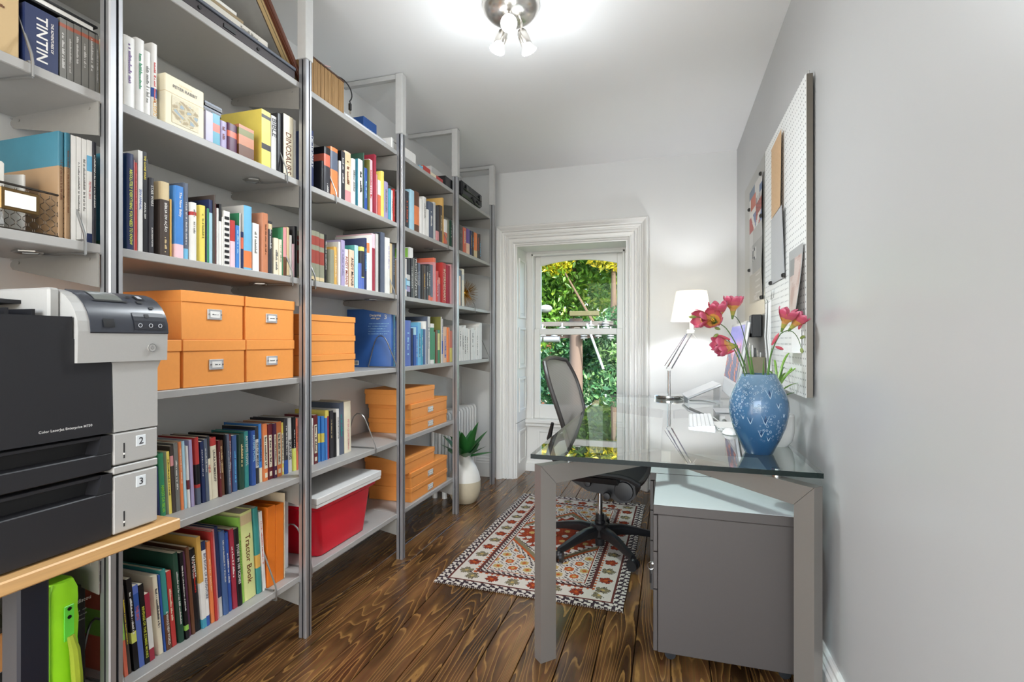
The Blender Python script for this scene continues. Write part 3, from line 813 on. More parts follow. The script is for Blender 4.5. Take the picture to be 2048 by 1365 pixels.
b5s2 3.8038 0.0330 0.2041 0 umber S:sky
b4s3 2.5964 0.0146 0.2100 0 tan 
b4s3 2.6128 0.0142 0.2183 0 white B:.2:.5:sky
b4s3 2.6453 0.0432 0.2262 0 charcoal B:.45:.58:palegrey B:.3:.43:paleblue B:.15:.28:lilac
b4s3 2.6813 0.0236 0.2318 0 charcoal S:white
b4s3 2.7043 0.0183 0.2354 0 grey 
b4s3 2.7313 0.0289 0.2426 0 black T:PHOTOGRAPHER:white:.7:.96
b4s3 2.7570 0.0182 0.2160 0 charcoal S:white
b4s3 2.7801 0.0225 0.2163 0 slate S:palegrey
b4s3 2.8053 0.0222 0.2107 0 black 
b4s3 2.8389 0.0393 0.2123 0 umber S:mustard
b4s3 2.8780 0.0332 0.2147 0 charcoal S:palegrey
b4s3 2.9170 0.0361 0.2298 0 charcoal B:0:.15:coral S:white
b4s3 2.9517 0.0273 0.2315 0 slate B:0:.12:coral
b4s3 2.9869 0.0369 0.2807 0 rose B:.9:1:coral
b4s3 3.0231 0.0293 0.2019 0 red S:white
b4s3 3.0546 0.0290 0.1633 0 crimson B:.75:1:coral
b4s3 3.1285 0.0630 0.2686 0 red T:INTERMEDIARY:cream:.5:.85
b4s3 3.1913 0.0560 0.2621 0 crimson 
b4s3 3.2468 0.0464 0.3017 0 rose 
b5s3 3.4067 0.0344 0.2631 0 peach B:.82:1:slate
b5s3 3.4320 0.0108 0.2598 0 charcoal 
b5s3 3.4647 0.0472 0.2746 0 cream B:.7:.85:palegrey
b4s4 2.6526 0.0712 0.2639 0 periwinkle S:paleblue
b4s4 2.7030 0.0223 0.2194 0 navy 
b4s4 2.7299 0.0271 0.2270 0 paleblue B:.0:.8:blue
b4s4 2.7599 0.0269 0.2319 0 azure S:white
b4s4 2.7956 0.0382 0.2570 0 sky S:charcoal
b4s4 2.8303 0.0250 0.2188 0 skyteal S:white
b4s4 2.8587 0.0270 0.2177 0 steel 
b4s4 2.8871 0.0235 0.2674 0 white 
b4s4 2.9194 0.0363 0.2980 0 palegrey S:slate N:slate
b4s4 2.9663 0.0407 0.2554 0 white B:.1:.9:green
b4s4 3.0031 0.0278 0.2039 0 green 
b4s4 3.0332 0.0274 0.2158 0 brown 
b4s4 3.0698 0.0388 0.2166 0 green S:sand B:.4:.9:palelime
b4s4 3.0997 0.0157 0.3043 0 white N:olive
b4s4 3.1251 0.0280 0.2918 0 palegrey S:blue B:.2:.5:periwinkle
b4s4 3.1728 0.0602 0.2404 0 peach S:periwinkle
b4s4 3.2244 0.0335 0.2378 0 orange 
b4s4 3.2692 0.0505 0.2166 0 coral B:0:.45:yellow
b5s4 3.4427 0.0334 0.2539 0 white S:charcoal
b5s4 3.4777 0.0306 0.2463 0 white S:charcoal
b5s4 3.5169 0.0393 0.2603 0 white S:grey
b5s4 3.5609 0.0402 0.2397 0 white S:grey
b5s4 3.5998 0.0314 0.2362 0 white 
b5s4 3.6256 0.0137 0.2279 0 black 
b5s4 3.6660 0.0584 0.2422 0 white S:grey
b5s4 3.7228 0.0486 0.2299 0 white 
b5s4 3.7708 0.0407 0.2585 0 white S:grey
b5s4 3.8100 0.0283 0.2745 0 white 
b5s4 3.8508 0.0463 0.2888 0 white 
"""
BRY = [p-.006 for p in POSTS]
cnt = {}
for i, ln in enumerate(BOOKS.strip().splitlines()):
    q = ln.split(' ', 6); rid = q[0]; yc, wd, h, lean = map(float, q[1:5]); col = q[5]; ex = q[6] if len(q) > 6 else ''
    phrase, lv, xs = ROW[rid]
    cnt[rid] = cnt.get(rid, 0)+1
    lim = .355
    for by in BRY:
        if abs(by-yc) < wd/2+.02: lim = .275
    if rid == 'b3s4': lim = .32; yc += .0035
    h = min(h, lim)
    size = 'slim ' if wd < .011 else ('thick ' if wd > .04 else ('tall ' if h > .27 else ('short ' if h < .16 else '')))
    feat = ''
    if 'T:' in ex:
        feat = ' with %s lettering' % cn([e.split(':')[2] for e in ex.split() if e.startswith('T:')][0])
    elif 'B:' in ex and ' C ' not in ' '+ex+' ':
        feat = ' with %s band' % cn([e.split(':')[3] for e in ex.split() if e.startswith('B:')][0])
    kind = 'boxed set' if 'box' in ex.split() else ('disc case' if 'C' in ex.split() else 'book')
    label = '%s%s %s%s, %s from left, %s' % (size, cn(col), kind, feat, ORD[cnt[rid]], phrase)
    cat = 'box' if kind == 'boxed set' else ('disc case' if kind == 'disc case' else 'book')
    nm = {'boxed set': 'boxed_set', 'disc case': 'disc_case', 'book': 'book'}[kind]
    rr = random.Random(i*13+5)
    dep = min(.24, max(.125, h*.74))+rr.uniform(-.008, .008)
    lr = math.radians(-lean)
    xo = xs-rr.uniform(0, .008) if kind == 'book' else xs
    # books that lean pivot about their foot: shift so that mid height stays in place
    y = yc+math.tan(lr)*h*.5*1.0
    z = SH[lv]+abs(math.sin(lr))*wd*.5+.0003
    w_ = wd*math.cos(lr)
    bk = make_book(nm, label, cat, (xo, y, z), w_, h, dep, -lean, col, ex, 'books in the '+phrase, i)
    if kind == 'boxed set':
        text('THE ADVENTURES OF', wd*.09, h*.5, inkm('white'), bk, (.0008, wd*.31, h*.86), (0, 0, -1), (0, 1, 0))

# ================================================================== THINGS ON THE SHELVES
# ---- orange storage boxes with lids and label plates
def obox(label, group, x0, x1, y0, y1, z0, h, lid=.035, plate=None, pw=.055):
    """x1 is the front (towards the room)."""
    yc = (y0+y1)/2; t = thing('storage_box', label, 'box', (x1, yc, z0), group=group)
    D = x1-x0; hw = (y1-y0)/2; e = .003
    MB().cbox(-D+e, -e, -hw+e, hw-e, 0, h-.004, .0015).build('box_body', ORANGE, t)
    mb = MB(); mb.cbox(-D, 0, -hw, hw, h-lid, h, .0015); mb.build('lid', ORANGE, t)
    if plate:
        zc = plate; xf = .0005
        pl = MB().cbox(-e-.001, xf+.001, -pw/2, pw/2, zc-.017, zc+.017, .0015).build('label_plate', SILVER, t)
        MB().box(xf, xf+.0018, -pw*.33, pw*.33, zc-.010, zc+.010).build('label_card', PAPER, pl)
        squiggle(pw*.42, .004, inkm('charcoal'), pl, (xf+.0022, -pw*.22, zc), (0, 1, 0), (0, 0, 1), int(yc*1000))
        mb = MB()
        for s in (-1, 1): mb.cyl((xf-.001, s*pw*.42, zc), (xf+.0025, s*pw*.42, zc), .003, 8)
        mb.build('plate_screw', NICKEL, pl)
    return t
G1 = 'orange storage boxes with label plates beside the printer'
z4 = SH[4]+.0005
obox('lower orange storage box half hidden behind the printer', G1, -1.70, -1.412, .985, 1.195, z4, .148, plate=.075)
obox('lower middle orange box with label plate and printed card', G1, -1.70, -1.412, 1.199, 1.441, z4, .148, plate=.068)
obox('lower right orange box with label plate, beside the post', G1, -1.70, -1.412, 1.445, 1.686, z4, .148, plate=.072)
obox('upper left orange box with wide label plate, beside the printer head', G1, -1.70, -1.412, 1.193, 1.434, z4+.1485, .152, plate=.082)
obox('upper right orange box with label plate, beside the post', G1, -1.70, -1.412, 1.441, 1.687, z4+.1485, .152, plate=.08)
G2 = 'flat orange boxes left of the large blue book'
for k, n_ in enumerate(('bottom', 'middle', 'top')):
    obox('flat plain orange box, %s of the three beside the blue book' % n_, G2, -1.70, -1.415, 1.745, 2.103, z4+k*.0855, .085, lid=.026)
G3 = 'flat orange boxes stacked on the low shelves'
for lv, where in ((5, 'upper'), (6, 'lower')):
    zb = SH[lv]+.0005
    obox('wide flat orange box with label plate, bottom of the %s stack' % where, G3, -1.70, -1.415, 2.655, 3.155, zb, .083, lid=.026, plate=.028, pw=.07)
    obox('wide flat orange box with label plate, middle of the %s stack' % where, G3, -1.70, -1.415, 2.655, 3.155, zb+.0835, .088, lid=.028, plate=.032, pw=.07)
    obox('smaller plain orange box on top of the %s flat stack' % where, G3, -1.69, -1.425, 2.60, 2.985, zb+.172, .088, lid=.028)

# ---- wire bookends
def bookend_mesh():
    mb = MB(); r = .0031
    pts = [(.006, 0, -.034), (.006, 0, .0), (.002, 0, .02), (-.05, 0, .135), (-.064, 0, .158), (-.082, 0, .172), (-.102, 0, .172), (-.119, 0, .158), (-.13, 0, .135), (-.168, 0, .004), (-.16, 0, .003), (-.004, 0, .003)]
    mb.tube(pts, r, 6)
    under = [(.006, 0, -.034), (-.02, -.002, -.0305), (-.085, -.01, -.0305), (-.12, -.03, -.031), (-.14, -.05, -.0315), (-.13, -.075, -.032), (-.10, -.078, -.032), (-.075, -.06, -.032), (-.09, -.035, -.032), (-.115, -.028, -.034)]
    mb.tube(under, r, 6)
    return mb.mesh('bookend', WIRE)
BE = bookend_mesh()
for y, lv, lab in ((.804, 2, 'wire bookend in front of the navy boxed set, top left'), (.915, 3, 'wire bookend behind the wire basket, beside white books'),
                   (1.6265, 2, 'wire bookend leaning over the fat yellow book'), (1.6565, 3, 'wire bookend at the right end of the row over label-plate boxes'),
                   (1.569, 6, 'wire bookend in front of the orange binders'), (1.012, 6, 'wire bookend left of the lowest row, by the post'),
                   (1.93, 2, 'wire bookend before the red and black book, under the woven box'), (1.7905, 3, 'wire bookend before the banded encyclopedia volumes'),
                   (2.4365, 3, 'wire bookend at the right end above the large blue book'), (2.4535, 4, 'wire bookend leaning on the large blue book'),
                   (2.248, 5, 'wire bookend standing alone above the red bin'), (1.768, 6, 'wire bookend left of the red bin'),
                   (3.1275, 2, 'wire bookend beside the tall mustard book'), (3.627, 3, 'wire bookend in front of the gold starburst'), (3.945, 4, 'wire bookend right of the white books')):
    tag(link('bookend', BE, None, (-1.402, y, SH[lv]+.001)), lab, 'bookend', 'wire bookends')

# ---- top-left: manila folder box and black folder over the disc cases
MANILA = mat('manila_card', 'c8ac80', rough=.75, nscale=8, namp=.08)
o = tag(MB().cbox(-.22, 0, -.06, .06, 0, .25, .002).build('document_box', MANILA, None, (-1.425, .735, SH[2]+.0005)), 'tan card document box in the top left corner', 'box')
squiggle(.06, .008, inkm('brown'), o, (.0012, -.03, .11), (0, 1, 0), (0, 0, 1), 3)
o = thing('ring_binder', 'black binder lying flat across the grey disc cases', 'binder', (-1.425, .905, SH[2]+.1575))
MB().cbox(-.25, 0, -.115, .06, 0, .006, .001).build('cover_board', BLACKP, o); MB().box(-.245, -.004, -.112, .05, .0062, .018).build('paper_block', PAPER, o); MB().cbox(-.25, 0, -.115, .06, .0182, .024, .001).build('cover_board', BLACKP, o)

# ---- wire basket with papers
bk = thing('wire_basket', 'dark chicken-wire basket with brass label holder, left shelf', 'basket', (-1.43, .78, SH[3]+.002))
DW = mat('dark_wire', '3a332c', rough=.45, metal=.7); BRASS = mat('aged_brass', '6b5432', rough=.35, metal=.8, nscale=60, namp=.2)
L2, D2, H2 = .15, .24, .105
mb = MB()
for z in (.003, H2): mb.tube([(0, -L2, z), (0, .118, z), (-D2, .118, z), (-D2, -L2, z)], .0028, 6, closed=True)
for (x, y) in ((0, -L2), (0, .118), (-D2, .118), (-D2, -L2)): mb.tube([(x, y, .003), (x, y, H2)], .0022, 6)
mb.build('rim', DW, bk)
def chick(u0, u1, fn):
    mb = MB(); s = .0115; k = 0; u = u0
    while u < u1-.001:
        pts = []; z = .004; j = 0
        while z < H2:
            sg = 1 if (j % 4) in (0, 1) else -1
            pts.append(fn(min(u1, u+s*.5+sg*s*.33), z)); z += s*.55; j += 1
        if k % 2: pts = [fn(min(u1, u+s*.5-(1 if (j % 4) in (0, 1) else -1)*s*.33), .004+j*s*.55) for j in range(len(pts))]
        mb.tube(pts, .00085, 4, caps=False); u += s; k += 1
    return mb
m1 = chick(-L2, .118, lambda u, z: (0, u, z)); m2 = chick(0, D2, lambda u, z: (-u, .118, z)); m3 = chick(0, D2, lambda u, z: (-u, -L2, z))
for m_ in (m1, m2, m3): m_.build('wire_mesh', DW, bk)
lp = MB().cbox(.001, .005, -.02, .055, .045, .095, .002).build('label_holder', BRASS, bk)
MB().box(.005, .0065, -.012, .047, .053, .087).build('label_card', PAPER, lp)
o = tag(MB().cbox(-.10, .10, -.055, .03, 0, .155, .004).build('paper_bag', mat('white_bag', 'd9d4cb', rough=.6, nscale=14, namp=.06, bump=.3, bscale=30), None, (-1.55, .745, SH[3]+.006), (0, 0, .1)), 'creased white paper bag standing in the wire basket', 'bag')
o = tag(MB().cbox(-.08, .08, -.003, .003, 0, .14, .001).build('greeting_card', PAPER, None, (-1.55, .812, SH[3]+.008), (0, 0, .25)), 'white card with green print standing in the wire basket', 'card')
squiggle(.06, .016, inkm('lime'), o, (-.03, -.0036, .115), (1, 0, 0), (0, 0, 1), 8)
o = tag(MB().cbox(-.07, .07, -.012, .012, 0, .035, .004).build('foil_packet', mat('crumpled_foil', 'c8c8c6', rough=.2, metal=.9, bump=1.0, bscale=60), None, (-1.49, .74, SH[3]+.008), (.2, 0, .3)), 'crumpled silver foil packet lying in the wire basket', 'packet')

# ---- top shelf of the second bay
z1 = SH[1]+.0005
tr_ = thing('laptop_tray', 'dark flat steel drawer tray lying on the top shelf', 'tray', (-1.405, 1.37, z1))
DT = mat('dark_tray', '30282a', rough=.4, metal=.2); GT = mat('grey_tray_lip', '5b5f68', rough=.35, metal=.4)
MB().cbox(-.26, 0, -.36, .31, 0, .032, .002).build('tray_body', DT, tr_); MB().cbox(-.262, .004, -.362, .312, .0325, .045, .002).build('tray_lip', GT, tr_)
for y in (-.12, .12): MB().cyl((.0, y, .016), (.003, y, .016), .006, 10).build('screw', BLACKG, tr_)
MB().cbox(-.001, .003, -.03, .02, .008, .022, .001).build('latch', BLACKP, tr_)
o = tag(MB().cbox(-.22, 0, -.17, .19, 0, .04, .002).build('flat_carton', mat('carton_white', 'd8d3c8', rough=.7), None, (-1.43, 1.375, z1+.0455)), 'flat white carton marked Small Box on the dark tray', 'box')
text('Small Box', .014, .12, inkm('grey'), o, (.0012, .06, .022), (0, 1, 0), (0, 0, 1))
for k, (dz, c_) in enumerate(((0, 'e3ddcf'), (.014, '9c8a6c'), (.026, 'e9e6df'))):
    tag(MB().cbox(-.2+k*.01, 0, -.16, .10-.03*k, 0, .0115, .001).build('document_folder', mat('folder_%d' % k, c_, rough=.7), None, (-1.45, 1.40, z1+.0862+dz)),
        ('lowest cream folder on the flat white carton', 'tan folder on the flat white carton', 'topmost white folder on the flat white carton')[k], 'folder', 'folders on the flat carton')
fr = thing('picture_frame', 'brown wooden picture frame leaning over the top shelf by the second post', 'picture frame', (-1.574, 1.745, z1+.004), (math.radians(41), 0, 0))
FW = mat('frame_walnut', '5a2f1c', rough=.35, nscale=30, namp=.3, aniso=(4, 30, 30)); MATB = mat('mount_board', 'c6ab7c', rough=.8)
w2, h2 = .165, .46
for (a0, a1, b0, b1) in ((-w2, -w2+.024, 0, h2), (w2-.024, w2, 0, h2), (-w2+.024, w2-.024, 0, .024), (-w2+.024, w2-.024, h2-.024, h2)):
    mb = MB(); mb.cbox(a0, a1, -.006, .012, b0, b1, .003); mb.cbox(a0+.005, a1-.005, -.010, -.006, b0+.004, b1-.004, .002); mb.build('frame_rail', FW, fr)
MB().box(-w2+.02, w2-.02, .001, .006, .02, h2-.02).build('mount', MATB, fr)
mb = MB()
for (d, t) in ((.035, .0012), (.052, .003)):
    for (a0, a1, b0, b1) in ((-w2+d, -w2+d+t, d, h2-d), (w2-d-t, w2-d, d, h2-d), (-w2+d, w2-d, d, d+t), (-w2+d, w2-d, h2-d-t, h2-d)): mb.box(a0, a1, -.0002, .001, b0, b1)
mb.build('mount_line', inkm('umber'), fr)
MB().box(-w2+.056, w2-.056, .0, .0012, .056, h2-.056).build('picture', mat('picture_print', '8c8a86', rough=.6, nscale=9, namp=.5), fr)

# ---- second bay, second shelf: cream gift set, little stack
o = thing('gift_set', 'cream boxed gift set with pastel print facing out', 'box', (-1.412, 1.2065, SH[2]+.0005))
MB().cbox(-.10, 0, -.066, .066, 0, .150, .002).build('slipcase', mat('slipcase_cream', 'e9e0c4', rough=.55, nscale=12, namp=.05), o)
MB().box(-.1, .0006, -.0665, .0665, .0975, .0985).build('seam', inkm('sand'), o)
text('THE STORY OF', .0045, .06, inkm('sand'), o, (.0012, 0, .132), (0, 1, 0), (0, 0, 1), center=True)
text('PETER RABBIT', .009, .09, inkm('umber'), o, (.0012, 0, .121), (0, 1, 0), (0, 0, 1), center=True)
def pastel(u, v):
    r = math.hypot((u-.5)*1.7, (v-.48)*2)
    n = math.sin(u*17+math.cos(v*13)*2)+math.cos(v*19+u*7)
    if r > .86+.12*n*.4: return 'e9e0c4'
    if n > .9: return 'b9a888'
    if n > .35: return 'cfc0a0'
    if n < -1.0: return 'a9b9c4'
    if n < -.4: return 'c3b48f'
    return 'd9d0b4'
paint_grid('print_panel', 40, 36, (.0012, -.045, .012), (0, .09, 0), (0, 0, .08), pastel, attr_mat('printed_card', rough=.6), o)
for k, c_ in enumerate(('black', 'slate', 'black', 'slate')):
    tag(MB().cbox(-.105, 0, -.034, .034, 0, .0085, .001).build('pocket_book', bmat(c_), None, (-1.435-.003*(k % 2), 1.327+.002*k, SH[2]+.108+.009*k)),
        ('lowest black pocket book lying on the short books', 'second slate pocket book lying on the short books', 'third black pocket book lying on the short books', 'topmost slate pocket book lying on the short books')[k], 'book', 'pocket books lying on the short books')

# ---- binders at the end of the lowest row
OB = mat('orange_binder', 'e0751c', rough=.4, nscale=30)
for k, (y0, y1, h) in enumerate(((1.5795, 1.6185, .305), (1.6205, 1.664, .30))):
    t = thing('ring_binder', 'orange binder, %s of the pair near the second post' % ('left' if k == 0 else 'right'), 'binder', (-1.445, (y0+y1)/2, SH[6]+.0005), group='orange binders')
    hw = (y1-y0)/2; mb = MB(); mb.cbox(-.004, 0, -hw, hw, 0, h, .001); mb.cbox(-.25, -.004, -hw, -hw+.003, 0, h, .001); mb.cbox(-.25, -.004, hw-.003, hw, 0, h, .001)
    mb.build('cover', OB, t); MB().box(-.23, -.012, -hw+.004, hw-.004, .004, h-.03).build('paper_block', PAPER, t)
tag(MB().cbox(-.25, 0, -.0025, .0025, 0, .335, .001).build('cutting_board', mat('beige_board', 'cfc0a4', rough=.6), None, (-1.445, 1.669, SH[6]+.0005)), 'thin beige board standing right of the orange binders', 'board')
t = thing('magazine_file', 'white magazine file behind the second post on the lowest shelf', 'file box', (-1.50, 1.715, SH[6]+.0005))
mb = MB(); mb.cbox(-.20, 0, -.04, .04, 0, .325, .002); mb.build('file_body', mat('white_file', 'dedfe2', rough=.5, nscale=12, namp=.03, aniso=(1, 30, 1)), t)
MB().box(-.19, -.004, -.036, .036, .3252, .327).build('paper_edge', PAPER, t)

# ---- large blue book: title on the near cover
for ob in [o for o in COL.objects if o.get('label', '').startswith('tall royal blue book') and 'pair beside' in o.get('label', '')][:1]:
    hw = .0236/2+.0004
    text('Designing', .016, .10, inkm('cream'), ob, (-.135, -hw-.0006, .284), (1, 0, 0), (0, 0, 1)); text('with type', .014, .09, inkm('cream'), ob, (-.13, -hw-.0006, .268), (1, 0, 0), (0, 0, 1))
    text('3', .026, .03, inkm('palegrey'), ob, (-.045, -hw-.0006, .276), (1, 0, 0), (0, 0, 1))
    for k in range(5): squiggle(.13-.012*(k % 3), .004, inkm('paleblue'), ob, (-.145, -hw-.0006, .240-.014*k), (1, 0, 0), (0, 0, 1), 40+k)
    MB().box(-.245, -.205, -hw-.0008, -hw-.0002, .012, .036).build('barcode_label', PAPER, ob)
    mb = MB()
    for k in range(9): mb.box(-.24+k*.0037, -.2385+k*.0037, -hw-.0012, -hw-.0009, .015, .032)
    mb.build('barcode', inkm('black'), ob)

# ---- red bin with a flat white box on top
RED = mat('red_plastic', 'd4152d', rough=.35, nscale=30, namp=.03)
t = thing('storage_bin', 'red plastic storage bin on the lowest shelf under the white box', 'bin', (-1.56, 2.045, SH[6]+.0005))
mb = MB()
def rrect(hx, hy, r, z, n=5):
    out = []
    for (cx, cy, a0) in ((hx-r, hy-r, 0), (-hx+r, hy-r, PI/2), (-hx+r, -hy+r, PI), (hx-r, -hy+r, 1.5*PI)):
        for k in range(n+1):
            a = a0+PI/2*k/n; out.append((cx+r*math.cos(a), cy+r*math.sin(a), z))
    return out
rings = [rrect(.116, .17, .02, .0), rrect(.122, .176, .03, .006), rrect(.135, .212, .03, .205), rrect(.152, .232, .025, .218), rrect(.155, .235, .025, .236), rrect(.146, .226, .02, .236), rrect(.13, .207, .03, .21), rrect(.116, .17, .03, .01)]
n = len(rings[0]); vs = [p for r in rings for p in r]
mb.add(vs, [(i*n+j, i*n+(j+1) % n, (i+1)*n+(j+1) % n, (i+1)*n+j) for i in range(len(rings)-1) for j in range(n)], 0, True); mb.add(rings[0], [tuple(range(n))]); mb.add(rings[-1], [tuple(range(n))])
mb.build('bin_body', RED, t)
t = thing('flat_box', 'flat white box lying on the red bin', 'box', (-1.555, 2.04, SH[6]+.2375))
WB = mat('flat_box_white', 'd9d8d6', rough=.5)
MB().cbox(-.155, .163, -.245, .248, .0, .014, .002).build('box_base', WB, t); MB().cbox(-.157, .165, -.247, .250, .0145, .042, .002).build('lid', WB, t)

# ---- woven lamp box with black cord, papers, cartons and cases along the top shelf
t = thing('woven_basket', 'woven brown reed box on the top shelf right of the frame', 'basket', (-1.42, 1.905, z1))
REED = mat('woven_reed', '9c7a50', rough=.8, nscale=60, namp=.45, aniso=(8, 8, .3), bump=.5, bscale=90)
mb = MB()
for k in range(24):
    y = -.108+.0092*k; hh = .158+random.uniform(-.003, .003); mb.box(-.006, random.uniform(0, .0025), y, y+.0078, .004, hh)
mb.build('reed_front', REED, t)
MB().box(-.2, -.007, -.108, -.104, .004, .155).build('side_wall', REED, t); MB().box(-.2, -.007, .108, .112, .004, .155).build('side_wall', REED, t); MB().box(-.2, -.195, -.104, .108, .004, .155).build('back_wall', REED, t)
RB = mat('reed_binding', '4a3020', rough=.7)
mb = MB(); mb.cbox(-.004, .004, -.11, .113, .0, .006, .001); mb.cbox(-.004, .004, -.11, .113, .152, .160, .001); mb.build('binding', RB, t)
o = MB(); o.tube(bez((-1.47, 1.98, z1+.165), (-1.42, 2.0, z1+.20), (-1.40, 2.075, z1+.14), (-1.395, 2.04, z1+.085))+bez((-1.395, 2.04, z1+.085), (-1.394, 2.02, z1+.06), (-1.394, 2.026, z1+.07), (-1.392, 2.031, z1+.055)), .003, 6)
c_ = thing('power_cord', 'black power cord hanging from the woven box', 'cord', (-1.395, 2.03, z1)); ob = o.build('cord', BLACKP, c_); ob.location = (1.395, -2.03, -z1)
mb = MB(); mb.cbox(-.006, .006, -.006, .006, .028, .06, .002); mb.build('plug', BLACKP, c_); mb = MB(); mb.box(-.001, .001, -.005, -.003, .012, .028); mb.box(-.001, .001, .003, .005, .012, .028); mb.build('prong', NICKEL, c_)
o = tag(MB().tube([(-1.50, 1.86, z1+.155), (-1.47, 1.90, z1+.185), (-1.45, 1.96, z1+.20)], [.006, .005, .003], 8).build('wrapped_scroll', mat('pink_scroll', 'c9a6a2', rough=.5), None), 'pale pink wrapped scroll poking out of the woven box', 'scroll')
WPK = mat('shrink_wrap_white', 'e7e8ec', rough=.25, nscale=20, namp=.03, bump=.3, bscale=25)
tag(MB().cbox(-.17, .0, -.19, .19, 0, .045, .012).build('wrapped_parcel', WPK, None, (-1.44, 2.24, z1)), 'white plastic wrapped parcel right of the woven box, top shelf', 'parcel')
tag(MB().cbox(-.14, 0, -.06, .06, 0, .055, .002).build('small_carton', mat('blue_carton', '1f4b8a', rough=.5), None, (-1.46, 2.30, z1+.0455)), 'blue carton on the white parcel, top shelf', 'box')
o = tag(MB().cbox(-.22, 0, -.14, .14, 0, .075, .004).build('paper_ream', mat('ream_white', 'eceae6', rough=.6), None, (-1.43, 2.60, z1)), 'white paper ream behind the third post, top shelf', 'paper')
squiggle(.05, .006, inkm('charcoal'), o, (.0015, -.13, .055), (0, 1, 0), (0, 0, 1), 4)
for k, (y0, y1, h, c_, nm_, lb) in enumerate(((2.76, 2.80, .02, 'sky', 'book', 'small blue book lying flat left of the red ones, top shelf'), (2.805, 2.90, .035, 'red', 'book', 'red book lying flat, left one on the top shelf'), (2.905, 2.985, .026, 'cream', 'book', 'cream book lying flat between the red ones, top shelf'), (2.99, 3.085, .028, 'red', 'book', 'red book lying flat, right one on the top shelf'))):
    t = thing(nm_, lb, 'book', (-1.415, (y0+y1)/2, z1)); hw = (y1-y0)/2; m_ = bmat(c_)
    mb = MB(); mb.box(-.15, 0, -hw, hw, 0, .002); mb.box(-.15, 0, -hw, hw, h-.002, h); mb.box(-.002, 0, -hw, hw, .002, h-.002); mb.build('cover', m_, t); MB().box(-.147, -.0025, -hw+.003, hw-.003, .0025, h-.0025).build('pages', PAGES, t)
GB = mat('grey_carton', 'bdbdbd', rough=.6)
t = thing('carton', 'grey carton with white end, top shelf before the fourth post', 'box', (-1.516, 3.24, z1)); MB().cbox(-.2, 0, -.12, .12, 0, .14, .003).build('carton_body', GB, t); MB().cbox(-.2, .001, -.122, .122, .1, .145, .003).build('lid', mat('carton_lid', 'd9d9d7', rough=.6), t)
tag(MB().cbox(-.10, 0, -.09, .09, 0, .07, .003).build('dark_case', BLACKP, None, (-1.412, 3.21, z1), ), 'black carton in front of the grey carton, top shelf', 'box')
tag(MB().cbox(-.22, 0, -.16, .16, 0, .09, .003).build('carton', mat('carton_w1', 'e6e5e2', rough=.6), None, (-1.475, 3.73, z1+.0)), 'wide white carton behind the black tool case, top shelf', 'box')
tag(MB().cbox(-.2, 0, -.11, .11, 0, .07, .003).build('carton', mat('carton_w2', 'efeeeb', rough=.6), None, (-1.49, 3.69, z1+.091)), 'smaller white carton on the wide one, top shelf', 'box')
t = thing('tool_case', 'black plastic tool case with handle, far end of top shelf', 'case', (-1.385, 3.56, z1))
MB().cbox(-.085, 0, -.21, .19, .002, .108, .012).build('case_body', BLACKP, t); MB().cbox(.001, .006, -.19, .17, .05, .056, .002).build('seam_rib', BLACKG, t)
mb = MB(); mb.tube([(.004, -.03, .03), (.024, -.035, -.015), (.028, .02, -.022), (.024, .075, -.015), (.004, .075, .03)], .008, 8); mb.build('handle', BLACKP, t)
for y in (-.14, .13): MB().cbox(.0, .010, y-.02, y+.02, .045, .085, .003).build('latch', BLACKG, t)

# ---- gold starburst ornament
GOLD = mat('gold_metal', 'c99a3a', rough=.25, metal=.9)
t = thing('starburst_ornament', 'gold spiky starburst ornament on the far shelf', 'ornament', (-1.53, 3.74, SH[3]))
mb = MB(); rr = random.Random(3)
mb.sphere((0, 0, .125), .022, 10)
for k in range(230):
    z = rr.uniform(-1, 1); a = rr.uniform(0, 2*PI); q = math.sqrt(1-z*z); L = rr.uniform(.095, .118)
    d = Vector((q*math.cos(a), q*math.sin(a), z)); c = Vector((0, 0, .125)); mb.tube([c+d*.015, c+d*L], [.0012, .0007], 4)
mb.build('spikes', GOLD, t); mb = MB(); mb.lathe([(0, .0), (.03, 0), (.03, .006), (.004, .008)], 16); mb.build('foot', GOLD, t)

# ---- green-and-white booklet on the far row
t = thing('booklet', 'green and white booklet standing on the dark books', 'book', (-1.44, 2.70, SH[3]+.2355)); MB().cbox(-.15, 0, -.022, .022, 0, .062, .001).build('cover', [bmat('white')], t); MB().box(-.14, -.01, -.0228, -.0222, .004, .058).build('cover_panel', bmat('lime'), t)

# ================================================================== PRINTER ON ITS STAND
BIRCH = mat('birch_board', 'c79d68', rough=.4, nscale=4, namp=.18, aniso=(40, 2, 40))
st = thing('printer_stand', 'pale birch top stand with dark legs under the printer', 'stand', (-1.38, .62, 0))
def stp(nm, mb, m, par=st):
    o = mb.build(nm, m, par)
    if par is st: o.location = (1.38, -.62, 0)
    return o
stp('stand_top', MB().cbox(-1.70, -1.095, .28, .925, .738, .764, .003), BIRCH)
NAVY = mat('navy_steel_leg', '0b0f1c', rough=.4)
for (x0, x1, y0, y1) in ((-1.165, -1.118, .622, .672), (-1.165, -1.118, .30, .35)):
    stp('leg', MB().cbox(x0, x1, y0, y1, 0, .738, .004), NAVY)
for (x0, x1, y0, y1) in ((-1.70, -1.66, .622, .672), (-1.70, -1.66, .30, .35)):
    stp('leg', MB().cbox(x0, x1, y0, y1, .27, .61, .004), NAVY)

